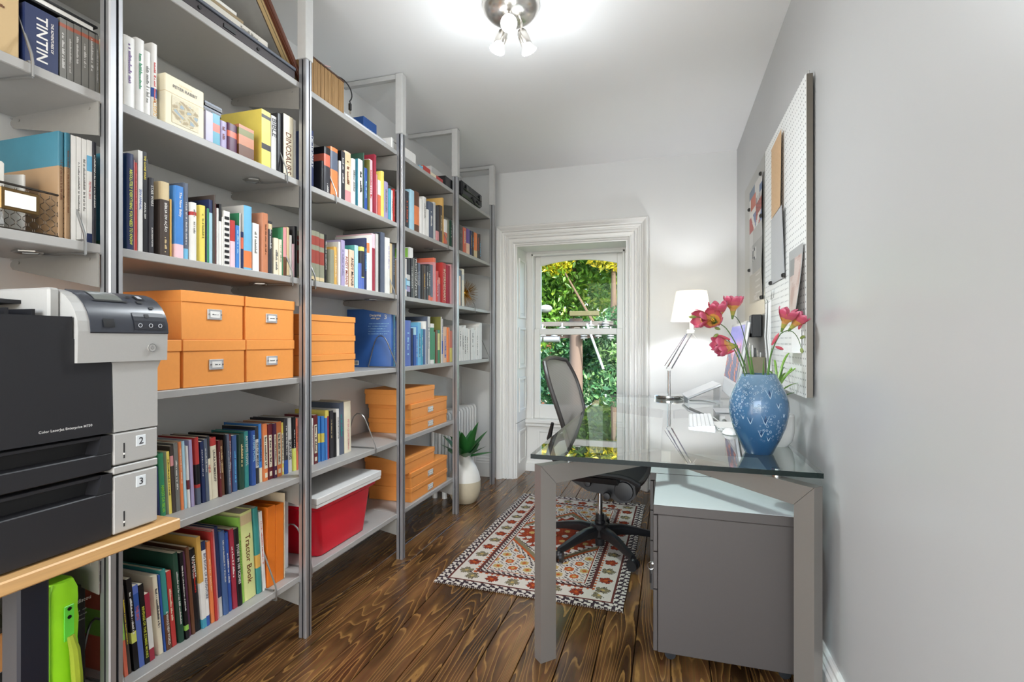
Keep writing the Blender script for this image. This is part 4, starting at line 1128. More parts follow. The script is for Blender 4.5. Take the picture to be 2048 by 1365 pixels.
PG = mat('printer_grey', 'a9a8a5', rough=.45, nscale=300, namp=.03); PBK = mat('printer_black', '1c1c20', rough=.5, nscale=300, namp=.08)
PDK = mat('printer_dark_recess', '151517', rough=.6); PCP = mat('printer_panel', '34373f', rough=.32); LCD = mat('lcd_grey', '6e726e', rough=.2); SYM = mat('panel_symbol', 'b9bcc2', rough=.5)
pr = thing('laser_printer', 'large black and grey laser printer with two numbered trays', 'printer', (-1.40, .63, .765))
def pp(nm, mb, m, par=pr):
    o = mb.build(nm, m, par)
    if par is pr: o.location = (1.40, -.63, -.765)
    return o
XF = -1.122
body = pp('printer_body', MB().cbox(-1.69, XF-.052, .37, .885, .767, 1.20, .008), PG)
# right grey column: foot covers, stem, head
pp('column', MB().prism([(.792, .986), (.888, .986), (.888, 1.118), (.896, 1.136), (.896, 1.16), (.76, 1.16), (.778, 1.15), (.788, 1.13)], 'x', XF-.06, XF), PG)
head = MB(); hp = []
for (x, z) in ((XF+.008, 1.136), (XF+.010, 1.20)): hp.append((x, z))
for k in range(7):
    a = k/6*PI/2*.92; hp.append((XF-.075+.085*math.cos(a), 1.20+.086*math.sin(a)))
hp += [(-1.52, 1.288), (-1.52, 1.136)]
head.prism([(x, z) for x, z in hp], 'y', .716, .905)
pp('head', head, PG)
# black control panel wrapped over the head
cp = MB(); arc = []
for k in range(7):
    a = -.02+k/6*PI/2*.92; arc.append((XF-.075+.0872*math.cos(a), 1.20+.0882*math.sin(a)))
arc2 = [(x-.004*1, z-.004) for x, z in arc]
cp.prism(arc+arc2[::-1], 'y', .738, .9052, smooth=True)
cpo = pp('control_panel', cp, PCP)
def on_arc(a, y, e=.0006): return Vector((XF-.075+(.0872+e)*math.cos(a), y, 1.20+(.0882+e)*math.sin(a)))
def arc_patch(a0, a1, y0, y1, m, nm, e=.001):
    mb = MB(); n = 4; vs = []
    for k in range(n+1):
        a = lerp(a0, a1, k/n); vs += [on_arc(a, y0, e), on_arc(a, y1, e)]
    mb.add(vs, [(2*k, 2*k+1, 2*k+3, 2*k+2) for k in range(n)]); o = mb.build(nm, m, cpo); return o
arc_patch(.86, 1.32, .765, .822, LCD, 'display'); arc_patch(.80, .86, .76, .83, PDK, 'display_bezel', .0012)
arc_patch(.95, 1.2, .858, .876, PDK, 'button', .0016); arc_patch(1.0, 1.14, .862, .872, SYM, 'button', .002); arc_patch(.80, .9, .852, .864, PDK, 'button', .0016); arc_patch(1.0, 1.1, .838, .847, PDK, 'button', .0016)
arc_patch(.62, .70, .872, .882, PDK, 'button', .0016); arc_patch(.06, .50, .826, .898, mat('printer_panel_inset', '2a2c33', rough=.3), 'button_strip', .0012)
arc_patch(.36, .46, .852, .862, PDK, 'button', .002); arc_patch(.1, .30, .762, .784, PDK, 'button', .0016)
for k, y in enumerate((.838, .862, .884)):
    o = MB(); c = on_arc(.16, y, .0025); o.tube([c+Vector((0, .0042*math.cos(t*PI/4), .0042*math.sin(t*PI/4))) for t in range(8)], .0007, 4, closed=True); o.build('symbol', SYM, cpo)
# power button
pb = pp('power_button', MB().cyl((XF+.006, .866, 1.165), (XF+.0125, .866, 1.165), .0085, 20), PG)
o = pp('power_ring', MB().tube([(XF+.0125, .866+.0088*math.cos(t*PI/10), 1.165+.0088*math.sin(t*PI/10)) for t in range(20)], .0008, 5, closed=True), mat('ring_dark', '6b6b69', rough=.5), pr)
o = pp('power_symbol', MB().tube([(XF+.0128, .866+.0035*math.sin(t), 1.165+.0035*math.cos(t)) for t in [PI*.25+1.5*PI*k/10 for k in range(11)]], .0005, 4).tube([(XF+.0128, .866, 1.1655), (XF+.0128, .866, 1.170)], .0005, 4), mat('ring_dark', '6b6b69'), pr)
# black front door
door = pp('front_door', MB().prism([(.36, .987), (.787, .987), (.787, 1.165), (.777, 1.180), (.712, 1.184), (.712, 1.228), (.36, 1.228)], 'x', XF-.03, XF), PBK)
text('Color LaserJet Enterprise M750', .0065, .115, mat('printer_print', 'd5d5d3'), pr, (0, 0, 0), (0, 1, 0), (0, 0, 1)).location = (XF+.0008+1.40, .655-.63, 1.008-.765)
# trays
def tray(nm, num, zt, zb, slot, gz0, gz1):
    o = pp(nm, MB().box(XF-.05, XF-.034, .36, .787, zb, zt), PDK)
    mb = MB(); mb.cbox(XF-.034, XF, .36, .787, zb, slot, .002); mb.prism([(.757, slot), (.787, slot), (.787, zt-.001), (.768, zt-.001)], 'x', XF-.034, XF); mb.cbox(XF-.034, XF-.004, .36, .787, zt-.008, zt-.001, .001)
    f = mb.build('tray_front', PBK, o)
    mb = MB(); mb.cbox(XF-.05, XF, .790, .889, gz0, gz1, .003); c = mb.build('tray_cover', PG, o)
    MB().cbox(XF-.0005, XF+.0008, .838, .860, gz1-.036, gz1-.012, .0004).build('number_plate', mat('plate_pale', 'd9dfe2'), o)
    text(num, .015, .02, inkm('charcoal'), o, (XF+.0014, .849, gz1-.024), (0, 1, 0), (0, 0, 1), name='number', center=True)
    MB().box(XF-.001, XF+.0006, .811, .8135, gz0+.012, gz0+.045).build('gauge_slot', PDK, o); MB().box(XF, XF+.0012, .8108, .8138, gz0+.02, gz0+.024).build('gauge_flag', PAPER, o)
    return o
tray('paper_tray', '2', .983, .908, .945, .915, .983)
tray('paper_tray', '3', .902, .768, .862, .768, .893)
pp('column_spacer', MB().cbox(XF-.05, XF, .790, .889, .896, .912, .002), PG)
# output bin with ribs
pp('output_bin', MB().box(-1.52, XF-.035, .37, .70, 1.20, 1.212), PDK)
pp('bin_wall', MB().cbox(-1.54, -1.50, .37, .72, 1.20, 1.285, .004), PG)
pp('bin_wall', MB().cbox(-1.50, XF-.04, .695, .716, 1.20, 1.286, .004), PG)
for k in range(14): pp('bin_rib', MB().box(-1.50, XF-.05, .40+k*.021, .406+k*.021, 1.212, 1.222+.02*(k % 2)), PBK)
pp('bin_hood', MB().prism([(-1.51, 1.285), (-1.24, 1.262), (-1.24, 1.255), (-1.51, 1.25)], 'y', .37, .694), PBK)

# ---- things under the stand
LIME = mat('lime_quilted_nylon', '8fd61c', rough=.45, nscale=18, namp=.08, bump=.5, bscale=22)
t = thing('quilted_bag', 'lime green padded bag with strap standing on the left lowest shelf', 'bag', (-1.40, .872, SH[6]+.0005))
mb = MB()
prof = []
for k in range(15):
    z = .35*k/14; prof.append((z, .040-.012*max(0, (k-12)/2)**2+.002*math.sin(k*2.1)))
rows = []
for z, hw in prof:
    rows.append([(-.12, -hw*.8, z), (-.02, -hw, z), (-.004, -hw*.75, z), (.001+.002*math.sin(z*60), -hw*.2, z), (.001, hw*.3, z), (-.004, hw*.8, z), (-.02, hw, z), (-.12, hw*.8, z)])
nn = 8; vs = [p for r in rows for p in r]
mb.add(vs, [(i*nn+j, i*nn+(j+1) % nn, (i+1)*nn+(j+1) % nn, (i+1)*nn+j) for i in range(14) for j in range(nn)], 0, True); mb.add(rows[-1], [tuple(range(nn))]); mb.add(rows[0], [tuple(range(nn))])
mb.build('bag_body', LIME, t)
MB().tube([(-.002, -.0305, z*.35/10) for z in range(11)], .0018, 6).build('seam_piping', mat('lime_dark', '5f9a14', rough=.5), t)
LG = mat('lime_strap', '5cc43a', rough=.4)
MB().cbox(.002, .005, -.004, .018, .205, .290, .001).build('strap_tab', LG, t)
mb = MB()
for z in (.282, .262): mb.cyl((.004, .007, z), (.0062, .007, z), .0045, 12)
mb.build('snap', BLACKG, t)
mb = MB(); mb.tube([(.004, .010, .215), (.012, .014, .18), (.013, .018, .12), (.012, .022, .07), (.004, .02, .055)], [.008, .011, .012, .011, .008], 8); mb.build('carry_handle', mat('olive_grip', '8a9a1e', rough=.7, bump=.6, bscale=120), t)
MB().cbox(.002, .005, -.002, .02, .03, .062, .001).build('strap_tab', LG, t)
t = thing('board_game_box', 'black box with pale print beside the lime bag', 'box', (-1.46, .938, SH[6]+.0005))
MB().cbox(-.2, 0, -.02, .02, 0, .30, .002).build('box_body', BLACKP, t)
text('on discou', .010, .05, inkm('palegrey'), t, (.0012, -.018, .26), (0, 1, 0), (0, 0, 1))
for k in range(3): squiggle(.04, .004, inkm('grey'), t, (.0012, -.02, .235-.012*k), (0, 1, 0), (0, 0, 1), 60+k)
t = thing('cardboard_box', 'brown cardboard box with black hand hole left of the lime bag', 'box', (-1.565, .66, SH[6]+.0005))
CB = mat('cardboard', 'b07a45', rough=.8, nscale=10, namp=.15)
MB().cbox(-.15, .15, -.135, .135, 0, .285, .004).build('box_body', CB, t); MB().cbox(.1501, .152, .02, .11, .15, .20, .0005).build('hand_hole', BLACKP, t); MB().box(.1501, .1512, .05, .13, .04, .10).build('printed_patch', inkm('umber'), t)
MB().cbox(-.152, .152, -.137, .137, .2855, .297, .002).build('lid', mat('dark_lid', '2a211a', rough=.8), t)

# ================================================================== DESK
ZG0, ZG1 = .7525, .769
DXL, DXR, DYF, DYB = -.478, .462, 1.80, 3.985
dk = thing('glass_desk', 'long glass-topped desk on satin metal angled legs', 'desk', (0, 2.9, 0))
def dp(nm, mb, m, par=dk, **kw):
    o = mb.build(nm, m, par, **kw)
    if par is dk: o.location = (0, -2.9, 0)
    return o
mb = MB(); e = .0005
mb.add([(DXL, DYF, ZG1), (DXR, DYF, ZG1), (DXR, DYB, ZG1), (DXL, DYB, ZG1), (DXL, DYF, ZG0), (DXR, DYF, ZG0), (DXR, DYB, ZG0), (DXL, DYB, ZG0)], [(0, 1, 2, 3)], 0)
mb.add([(DXL, DYF, ZG0), (DXR, DYF, ZG0), (DXR, DYB, ZG0), (DXL, DYB, ZG0)], [(3, 2, 1, 0)], 2)
mb.add([(DXL, DYF, ZG1), (DXR, DYF, ZG1), (DXR, DYB, ZG1), (DXL, DYB, ZG1), (DXL, DYF, ZG0), (DXR, DYF, ZG0), (DXR, DYB, ZG0), (DXL, DYB, ZG0)], [(0, 4, 5, 1), (1, 5, 6, 2), (2, 6, 7, 3), (3, 7, 4, 0)], 1)
dp('glass_top', mb, [TABGLASS, GEDGE, CLEAR])
LT = .722; BH = .07; LW = .066
def leg_frame(sx, ybase, ys):
    """leg with mitred beam running inwards at 45 degrees"""
    x = DXL+.018 if sx < 0 else DXR-.012
    # local frame: u along beam (inwards), v across
    d = Vector((-sx, ys, 0)).normalized(); v = Vector((-d.y, d.x, 0))
    o = Vector((x, ybase, 0))
    L = .60
    def P(u, vv, z): p = o+d*u+v*vv; return (p.x, p.y, z)
    def slab(poly, vv0, vv1):
        mbx = MB(); n = len(poly)
        vs = [P(u, vv0, z) for u, z in poly]+[P(u, vv1, z) for u, z in poly]
        mbx.add(vs, [(i, (i+1) % n, n+(i+1) % n, n+i) for i in range(n)]); mbx.add(vs[:n], [tuple(range(n))]); mbx.add(vs[n:], [tuple(range(n))[::-1]])
        return mbx
    hwid = .022
    leg = dp('leg', slab([(0, 0), (LW, 0), (LW, LT-BH), (0, LT)], -hwid, hwid), DESKM)
    dp('beam', slab([(0.0015, LT), (LW+.0015, LT-BH), (L, LT-BH+.02), (L, LT)], -hwid, hwid), DESKM)
    q = o+d*.14
    dp('standoff', MB().cyl((q.x, q.y, LT+.0005), (q.x, q.y, ZG0-.0005), .017, 20), CHROME)
leg_frame(-1, 1.835, 1); leg_frame(1, 1.812, 1); leg_frame(-1, 3.955, -1); leg_frame(1, 3.955, -1)
dp('spine_beam', MB().cbox(-.03, .03, 2.235, 3.53, LT-BH+.02, LT, .003), DESKM)

# ---- two drawer cabinets side by side under the desk
CABM = mat('cabinet_grey_steel', '4d4744', rough=.45, metal=.1, nscale=120, namp=.03); CABT = mat('cabinet_top_grey', 'e6e8e8', rough=.35, nscale=60, namp=.02)
def cabinet(y0, y1, x0, lab, keys):
    t = thing('drawer_cabinet', lab, 'cabinet', (.2, (y0+y1)/2, 0), group='grey drawer cabinets under the desk')
    ox, oy = -.2, -(y0+y1)/2
    def cp_(nm, mb, m, par=t):
        o = mb.build(nm, m, par)
        if par is t: o.location = (ox, oy, 0)
        return o
    x1 = .44
    cp_('cabinet_body', MB().cbox(x0+.016, x1, y0+.001, y1-.001, .042, .545, .002), CABM)
    cp_('cabinet_top', MB().cbox(x0, x1+.002, y0, y1, .5455, .58, .002), CABM).data.materials[0] = CABM
    cp_('top_panel', MB().box(x0+.002, x1, y0+.002, y1-.002, .5801, .5807), CABT)
    for (z0, z1) in ((.045, .268), (.272, .406), (.410, .542)):
        d = cp_('drawer_front', MB().cbox(x0, x0+.0145, y0+.002, y1-.002, z0, z1, .0015), CABM)
    for (x, y) in ((x0+.06, y0+.05), (x0+.06, y1-.05), (x1-.05, y0+.05), (x1-.05, y1-.05)):
        cp_('caster', MB().cyl((x, y-.012, .0205), (x, y+.012, .0205), .02, 14).box(x-.012, x+.012, y-.014, y+.014, .03, .042), BLACKP)
    if keys:
        lk = cp_('lock', MB().cyl((x0-.006, y0+.06, .34), (x0, y0+.06, .34), .009, 14), CHROME)
        mb = MB(); mb.tube([(x0-.010+.012*math.cos(k*PI/6), y0+.06, .33+.014*math.sin(k*PI/6)) for k in range(12)], .0012, 5, closed=True); mb.build('key_ring', CHROME, lk)
        mb = MB(); mb.cbox(x0-.014, x0-.011, y0+.045, y0+.065, .27, .318, .003); mb.cbox(x0-.010, x0-.008, y0+.06, y0+.068, .262, .30, .001); mb.build('key', BLACKP, lk)
cabinet(1.945, 2.408, -.052, 'near grey drawer cabinet with keys in its lock, under desk', True)
cabinet(2.416, 2.88, -.078, 'far grey drawer cabinet behind the near one, under desk', False)

# ================================================================== RUG
RUG = attr_mat('kilim_wool', rough=.95, bump=.9, bscale=420, spec=.1)
rW, rL = .905, 1.52
CR, RD, OR, YE, DKB, OL, BR = 'dfd5c8', '9c4028', 'c4602f', 'c9a968', '42343a', '8a7f62', '6a3a34'
def rug(u, v):
    x, y = u*rW, v*rL
    cell = .0075
    ix, iy = int(x/cell), int(y/cell)
    ex = min(x, rW-x); ey = min(y, rL-y); e = min(ex, ey)
    along = y if ex < ey else x
    ia = int(along/cell)
    if e < .012: return DKB if (ia//2) % 2 else CR
    if e < .05:            # outer zig-zag guard
        k = int((e-.012)/cell); ph = ia % 6
        if k in (0, 4): return DKB if ph in (0, 1) else CR
        return CR if (ph+k) % 6 in (1, 2, 3) and (ph-k) % 6 in (1, 2, 3, 4) else DKB
    if e < .058: return BR
    if e < .066: return CR
    if e < .148:           # flower border
        t = (along % .105)/.105; s = (e-.107)/.041; tx = (t-.5)*2*1.28
        kind = int(along/.105) % 2
        rr = math.hypot(tx*1.05, s); a = math.atan2(s, tx)
        pet = .62+.26*abs(math.cos(a*2.5+.5))
        if rr < pet*.95: 
            if rr < .22: return YE if kind else OR
            return (RD if kind == 0 else OL) if (ix*7+iy*3) % 11 else DKB
        if rr < pet*1.08: return DKB if (ix+iy) % 2 else CR
        return CR
    if e < .156: return CR if (ia//2) % 2 else OR
    if e < .170: return BR
    if e < .197:
        k = int((e-.17)/cell); ph = ia % 4
        return DKB if (ph+k) % 4 in (0, 1) and k not in (3,) else CR
    if e < .206: return RD
    # field
    fx, fy = (x-rW/2), (y-rL/2)
    hx, hy = rW/2-.206, rL/2-.206
    dd = abs(fx)/hx*.62+abs(fy)/(hy*.86)
    if dd < .80:
        # red medallion with cream hooks
        if dd > .75: return CR if (ix//2+iy//2) % 3 else DKB
        if dd > .64:
            return CR if math.sin(math.atan2(fy, fx)*26)*.05+.70 < dd else RD
        h = math.sin(fx*46)*math.cos(fy*40)
        if h > .66: return CR
        if h > .60: return DKB
        if h < -.72: return YE
        return RD if (ix*5+iy*11) % 13 else OR
    if dd < .88: return OL
    if dd < .93: return OR
    if dd < 1.03: return CR if (ix+iy//2) % 3 else DKB
    # corner lattice of hexagon blossoms
    px_, py_ = .080, .074
    r_ = int(math.floor(y/py_)); xo = (x+(px_/2 if r_ % 2 else 0)) % px_-px_/2; yo = y % py_-py_/2
    rr = max(abs(xo)*1.05, abs(yo)*.9+abs(xo)*.45)
    col_i = int((x+(px_/2 if r_ % 2 else 0))/px_)
    if rr < .010: return YE if (col_i+r_) % 2 else OR
    if rr < .0235: return OR if (col_i+r_) % 2 else YE
    if rr < .034: return CR
    return DKB if (ix+iy) % 3 == 0 else CR
rg = thing('kilim_rug', 'cream and rust patterned kilim rug under the office chair', 'rug', (-.625, 3.03, 0))
rg.rotation_euler = (0, 0, math.radians(-1.2))
NXr, NYr = 168, 282
paint_grid('rug_pile', NXr, NYr, (-rW/2, -rL/2, .0085), (rW, 0, 0), (0, rL, 0), rug, RUG, rg, zfn=lambda u, v: .0012*math.sin(u*9+v*5)+.001*math.sin(v*23))
MB().cbox(-rW/2+.001, rW/2-.001, -rL/2+.001, rL/2-.001, .0008, .0055, .002).build('rug_backing', mat('rug_backing', '4a3a34', rough=.95), rg)
mb = MB(); rr = random.Random(9)
for k in range(90):
    x = -rW/2+rW*k/89
    for s in (-1, 1):
        y = s*rL/2; mb.tube([(x, y-s*.004, .006), (x+rr.uniform(-.003, .003), y+s*rr.uniform(.001, .005), .003)], .0011, 4)
o = mb.build('fringe', mat('rug_fringe', 'd6cbb9', rough=.95), rg); o['kind'] = 'stuff'

# ================================================================== OFFICE CHAIR (local +x is forwards)
ch = thing('office_chair', 'black and grey mesh-back swivel office chair at the desk', 'chair', (-.37, 2.93, .0), (0, 0, math.radians(-6)))
CHB = mat('chair_black', '1b1b1d', rough=.38, nscale=200, namp=.1); CHG = mat('chair_graphite_frame', '3a3735', rough=.4)
def mesh_fabric():
    m = bpy.data.materials.new('chair_mesh_fabric'); m.use_nodes = True
    nt = m.node_tree; bs = nt.nodes['Principled BSDF']; N = nt.nodes.new; L = nt.links.new
    tc = N('ShaderNodeTexCoord'); wv = N('ShaderNodeTexWave'); wv.inputs['Scale'].default_value = 90; wv.bands_direction = 'Z'; L(tc.outputs['Object'], wv.inputs['Vector'])
    cr = N('ShaderNodeValToRGB'); cr.color_ramp.elements[0].color = hexc('8a8680'); cr.color_ramp.elements[1].color = hexc('b5b0a8'); L(wv.outputs['Fac'], cr.inputs[0]); L(cr.outputs[0], bs.inputs['Base Color'])
    bs.inputs['Roughness'].default_value = .55; bs.inputs['Alpha'].default_value = .88
    return m
CHM = mesh_fabric()
FZ = .0105   # stands on the rug
base_a = [math.radians(a) for a in (-52+6, -124+6, 164+6, 92+6, 20+6)]
for a in base_a:
    d = Vector((math.cos(a), math.sin(a), 0)); mb = MB()
    n_ = 6; vs = []
    sec = [(.045, .030, .135, .06), (.12, .027, .135, .052), (.2, .023, .12, .042), (.28, .019, .098, .034), (.325, .016, .088, .03)]
    sd = Vector((-d.y, d.x, 0)); rows = []
    for (u, hw, zt, th) in sec:
        c = d*u; rows.append([c-sd*hw*.55+Vector((0, 0, zt)), c+sd*hw*.55+Vector((0, 0, zt)), c+sd*hw+Vector((0, 0, zt-.015)), c+sd*hw*.7+Vector((0, 0, zt-th)), c-sd*hw*.7+Vector((0, 0, zt-th)), c-sd*hw+Vector((0, 0, zt-.015))])
    vs = [p for r in rows for p in r]
    mb.add(vs, [(i*6+j, i*6+(j+1) % 6, (i+1)*6+(j+1) % 6, (i+1)*6+j) for i in range(len(rows)-1) for j in range(6)], 0, True); mb.add(rows[-1], [tuple(range(6))]); mb.add(rows[0], [tuple(range(6))])
    lg = mb.build('base_leg', CHB, ch, sharp=50)
    c = d*.325; mb = MB(); ax = Vector((-math.sin(a+.5), math.cos(a+.5), 0)); w0 = c+Vector((0, 0, FZ+.029))
    cs = MB(); 
    for s in (-1, 1): cs.cyl(w0+ax*(s*.008), w0+ax*(s*.022), .028, 16)
    cs.cyl(w0+Vector((0, 0, .0)), w0+Vector((0, 0, .036)), .008, 8); cs.sphere(w0+Vector((0, 0, .012)), .022, 10)
    cs.build('caster', CHB, lg)
MB().lathe([(.0, .02), (.026, .022), (.028, .06), (.05, .08), (.056, .13), (.045, .145), (.03, .15), (.03, .165), (0, .165)], 20).build('base_hub', CHB, ch)
MB().cyl((0, 0, .16), (0, 0, .36), .0145, 16).build('gas_column', CHROME, ch); MB().cyl((0, 0, .155), (0, 0, .20), .024, 16).build('column_sleeve', CHB, ch)
# tilt mechanism, knobs
mb = MB(); mb.prism([(-.17, .445), (-.14, .39), (-.05, .345), (.05, .335), (.12, .30), (.18, .305), (.215, .345), (.21, .40), (.17, .445)], 'y', -.085, .085)
mb.build('tilt_housing', CHB, ch)
mb = MB(); mb.lathe([(0, -.10), (.05, -.095), (.062, -.06), (.062, .06), (.05, .095), (0, .10)], 18); mb.xf(Matrix.Translation((.15, .0, .365)) @ Matrix.Rotation(PI/2, 4, 'X')); mb.build('tension_drum', CHB, ch)
for (x, y, z) in ((.07, -.125, .345), (-.04, -.115, .40)):
    mb = MB(); mb.cyl((x, y+.04, z), (x, y, z), .010, 10); mb.lathe([(0, -.016), (.018, -.014), (.022, 0), (.018, .02), (.01, .03)], 14); mb.xf(Matrix.Translation((x, y-.01, z)) @ Matrix.Rotation(-PI/2, 4, 'X'), len(mb.v)-14*5); mb.build('knob', CHB, ch)
# seat
def seat_pt(u, v):
    x = -.20+.45*u; hw = .235-.03*abs(u-.5)-.015*(1-u); y = (v-.5)*2*hw
    z = .462+.012*(2*v-1)**2*1.4-.02*(u-.45)**2-.035*max(0, u-.8)**2*25*.8
    return Vector((x, y, z))
rim = [seat_pt(u/10, 0) for u in range(11)]+[seat_pt(1, v/8) for v in range(1, 9)]+[seat_pt(1-u/10, 1) for u in range(1, 11)]+[seat_pt(0, 1-v/8) for v in range(1, 8)]
MB().tube(rim, .014, 8, closed=True).build('seat_frame', CHB, ch)
mb = MB(); vs = [seat_pt(u/10, v/8) for u in range(11) for v in range(9)]; mb.add(vs, [(i*9+j, i*9+j+1, (i+1)*9+j+1, (i+1)*9+j) for i in range(10) for j in range(8)], 0, True); mb.build('seat_mesh', mat('seat_pellicle_dark', '2a2a2c', rough=.6, nscale=300, namp=.3), ch)
MB().prism([(-.19, .45), (-.15, .41), (.15, .41), (.19, .45)], 'x', -.12, .13).build('seat_pan', CHB, ch)
# back: curved mesh shell inside a bowed frame
def back_pt(u, v):
    """u 0 bottom .. 1 top, v 0..1 across"""
    z = .50+.56*u
    hw = .155+.105*math.sin(min(1, u*1.25)*PI/2)-.075*max(0, u-.72)**2*10
    y = (v-.5)*2*hw
    x = -.150-.10*u-.10*(u-.35)**2+.05*(2*v-1)**2*(1-.4*u)
    return Vector((x, y, z))
def back_edge():
    pts = []
    for k in range(15): pts.append(back_pt(k/14, 0))
    for k in range(1, 8): pts.append(back_pt(1, k/8)+Vector((0, 0, .022*math.sin(PI*k/8))))
    for k in range(15): pts.append(back_pt(1-k/14, 1))
    for k in range(1, 8): pts.append(back_pt(0, 1-k/8)-Vector((0, 0, .02*math.sin(PI*k/8))))
    return pts
be = back_edge(); MB().tube(be, [.013]*len(be), 8, closed=True).build('back_frame', CHG, ch)
mb = MB(); vs = [back_pt(u/14, v/8)+(Vector((0, 0, .022*math.sin(PI*v/8))) if u == 14 else Vector((0, 0, 0)))-(Vector((0, 0, .02*math.sin(PI*v/8))) if u == 0 else Vector((0, 0, 0))) for u in range(15) for v in range(9)]
mb.add(vs, [(i*9+j, i*9+j+1, (i+1)*9+j+1, (i+1)*9+j) for i in range(14) for j in range(8)], 0, True); mb.build('back_mesh', CHM, ch)
for s in (-1, 1):
    MB().tube([(-.06, s*.09, .415), (-.15, s*.13, .44), (-.225, s*.16, .53), (-.245, s*.175, .64), (-.215, s*.205, .73)], [.017, .018, .016, .014, .009], 8).build('back_arm', CHB, ch)
MB().tube([(-.235, -.16, .60), (-.26, 0, .605), (-.235, .16, .60)], [.02, .024, .02], 8).build('lumbar_support', CHB, ch)

# ================================================================== PEGBOARD ON THE RIGHT WALL
def peg_mat():
    m = bpy.data.materials.new('pegboard_white'); m.use_nodes = True
    nt = m.node_tree; bs = nt.nodes['Principled BSDF']; N = nt.nodes.new; L = nt.links.new
    tc = N('ShaderNodeTexCoord'); mp = N('ShaderNodeMapping'); mp.inputs['Scale'].default_value = (0, 1/.0255, 1/.0255); L(tc.outputs['Object'], mp.inputs[0])
    fr = N('ShaderNodeVectorMath'); fr.operation = 'FRACTION'; L(mp.outputs[0], fr.inputs[0])
    sb = N('ShaderNodeVectorMath'); sb.operation = 'SUBTRACT'; sb.inputs[1].default_value = (0, .5, .5); L(fr.outputs[0], sb.inputs[0])
    ln = N('ShaderNodeVectorMath'); ln.operation = 'LENGTH'; L(sb.outputs[0], ln.inputs[0])
    cr = N('ShaderNodeValToRGB'); cr.color_ramp.elements[0].position = .12; cr.color_ramp.elements[0].color = hexc('2c2a28'); cr.color_ramp.elements[1].position = .145; cr.color_ramp.elements[1].color = hexc('e2e2df')
    L(ln.outputs['Value'], cr.inputs[0]); L(cr.outputs[0], bs.inputs['Base Color'])
    bp = N('ShaderNodeBump'); bp.inputs['Strength'].default_value = .6; bp.inputs['Distance'].default_value = .003; L(cr.outputs[0], bp.inputs['Height']); L(bp.outputs[0], bs.inputs['Normal'])
    bs.inputs['Roughness'].default_value = .4
    return m
PEG = peg_mat(); STEELSH = mat('brushed_steel_sheet', 'a9a7a0', rough=.32, metal=.7, nscale=60, namp=.12, aniso=(1, 1, 30)); EDGEM = mat('board_edge_steel', '6e6860', rough=.35, metal=.7)
PX1, PX0 = .493, .470
def board(y0, y1, face, lab):
    t = thing('pegboard', lab, 'pegboard', (PX1, (y0+y1)/2, .976), group='wall boards over the desk')
    hw = (y1-y0)/2; z1_ = 1.16
    MB().box(-(PX1-PX0)+.002, 0, -hw+.002, hw-.002, .002, z1_-.002).build('board_edge', EDGEM, t)
    MB().box(-(PX1-PX0), -(PX1-PX0)+.0018, -hw, hw, 0, z1_).build('board_face', face, t)
    MB().cyl((-.012, -hw+.01, z1_-.004), (-.012, -hw+.01, z1_+.012), .004, 8).build('hanging_screw', CHROME, t)
    return t
board(2.05, 2.852, PEG, 'white perforated pegboard panel nearest the camera on right wall')
board(2.860, 3.56, STEELSH, 'brushed steel magnet board beyond the white pegboard')
XP = PX0-.002
def sheet(nm, lab, y0, y1, z0, z1, m, curl=None, fn=None, cat='paper', nu=24, nv=30):
    """sheet hung on the board; curl(v) gives how far it bows off the board"""
    if fn is None:
        t = tag(paint_grid(nm, nu, nv, (XP, y1, z0), (0, y0-y1, 0), (0, 0, z1-z0), lambda u, v: 'dddad4', m, None, zfn=curl), lab, cat)
    else:
        t = tag(paint_grid(nm, nu, nv, (XP, y1, z0), (0, y0-y1, 0), (0, 0, z1-z0), fn, m, None, zfn=curl), lab, cat)
    return t
SHEETM = attr_mat('printed_sheet', rough=.45)
# tan envelope above, grey sheet below, folded pair
sheet('kraft_envelope', 'tan kraft sheet hanging on the white pegboard', 2.405, 2.66, 1.752, 2.08, SHEETM, lambda u, v: .003+.010*(1-v)*u+.006*u*v, lambda u, v: 'd3ab7c' if (u*7+v*3) % 1 > .12 else 'cda272')
sheet('poster_sheet', 'long grey sheet hanging below the tan kraft sheet', 2.372, 2.672, 1.447, 1.750, SHEETM, lambda u, v: .002+.012*v*u, lambda u, v: 'b9b9ba' if u < .93 else 'aeb0b4')
CLIP = mat('clip_black', '2a2825', rough=.35, metal=.4)
def clip(y, z, lab):
    t = thing('magnet_clip', lab, 'clip', (XP-.003, y, z), group='small black clips on the boards')
    MB().cbox(-.009, .001, -.010, .010, -.009, .009, .0015).build('clip_body', CLIP, t); MB().cbox(-.012, -.009, -.006, .006, -.006, .006, .001).build('clip_tab', BLACKG, t)
clip(2.66, 1.452, 'black clip at left bottom corner of the grey sheet'); clip(2.378, 1.455, 'black clip at right bottom corner of the grey sheet')
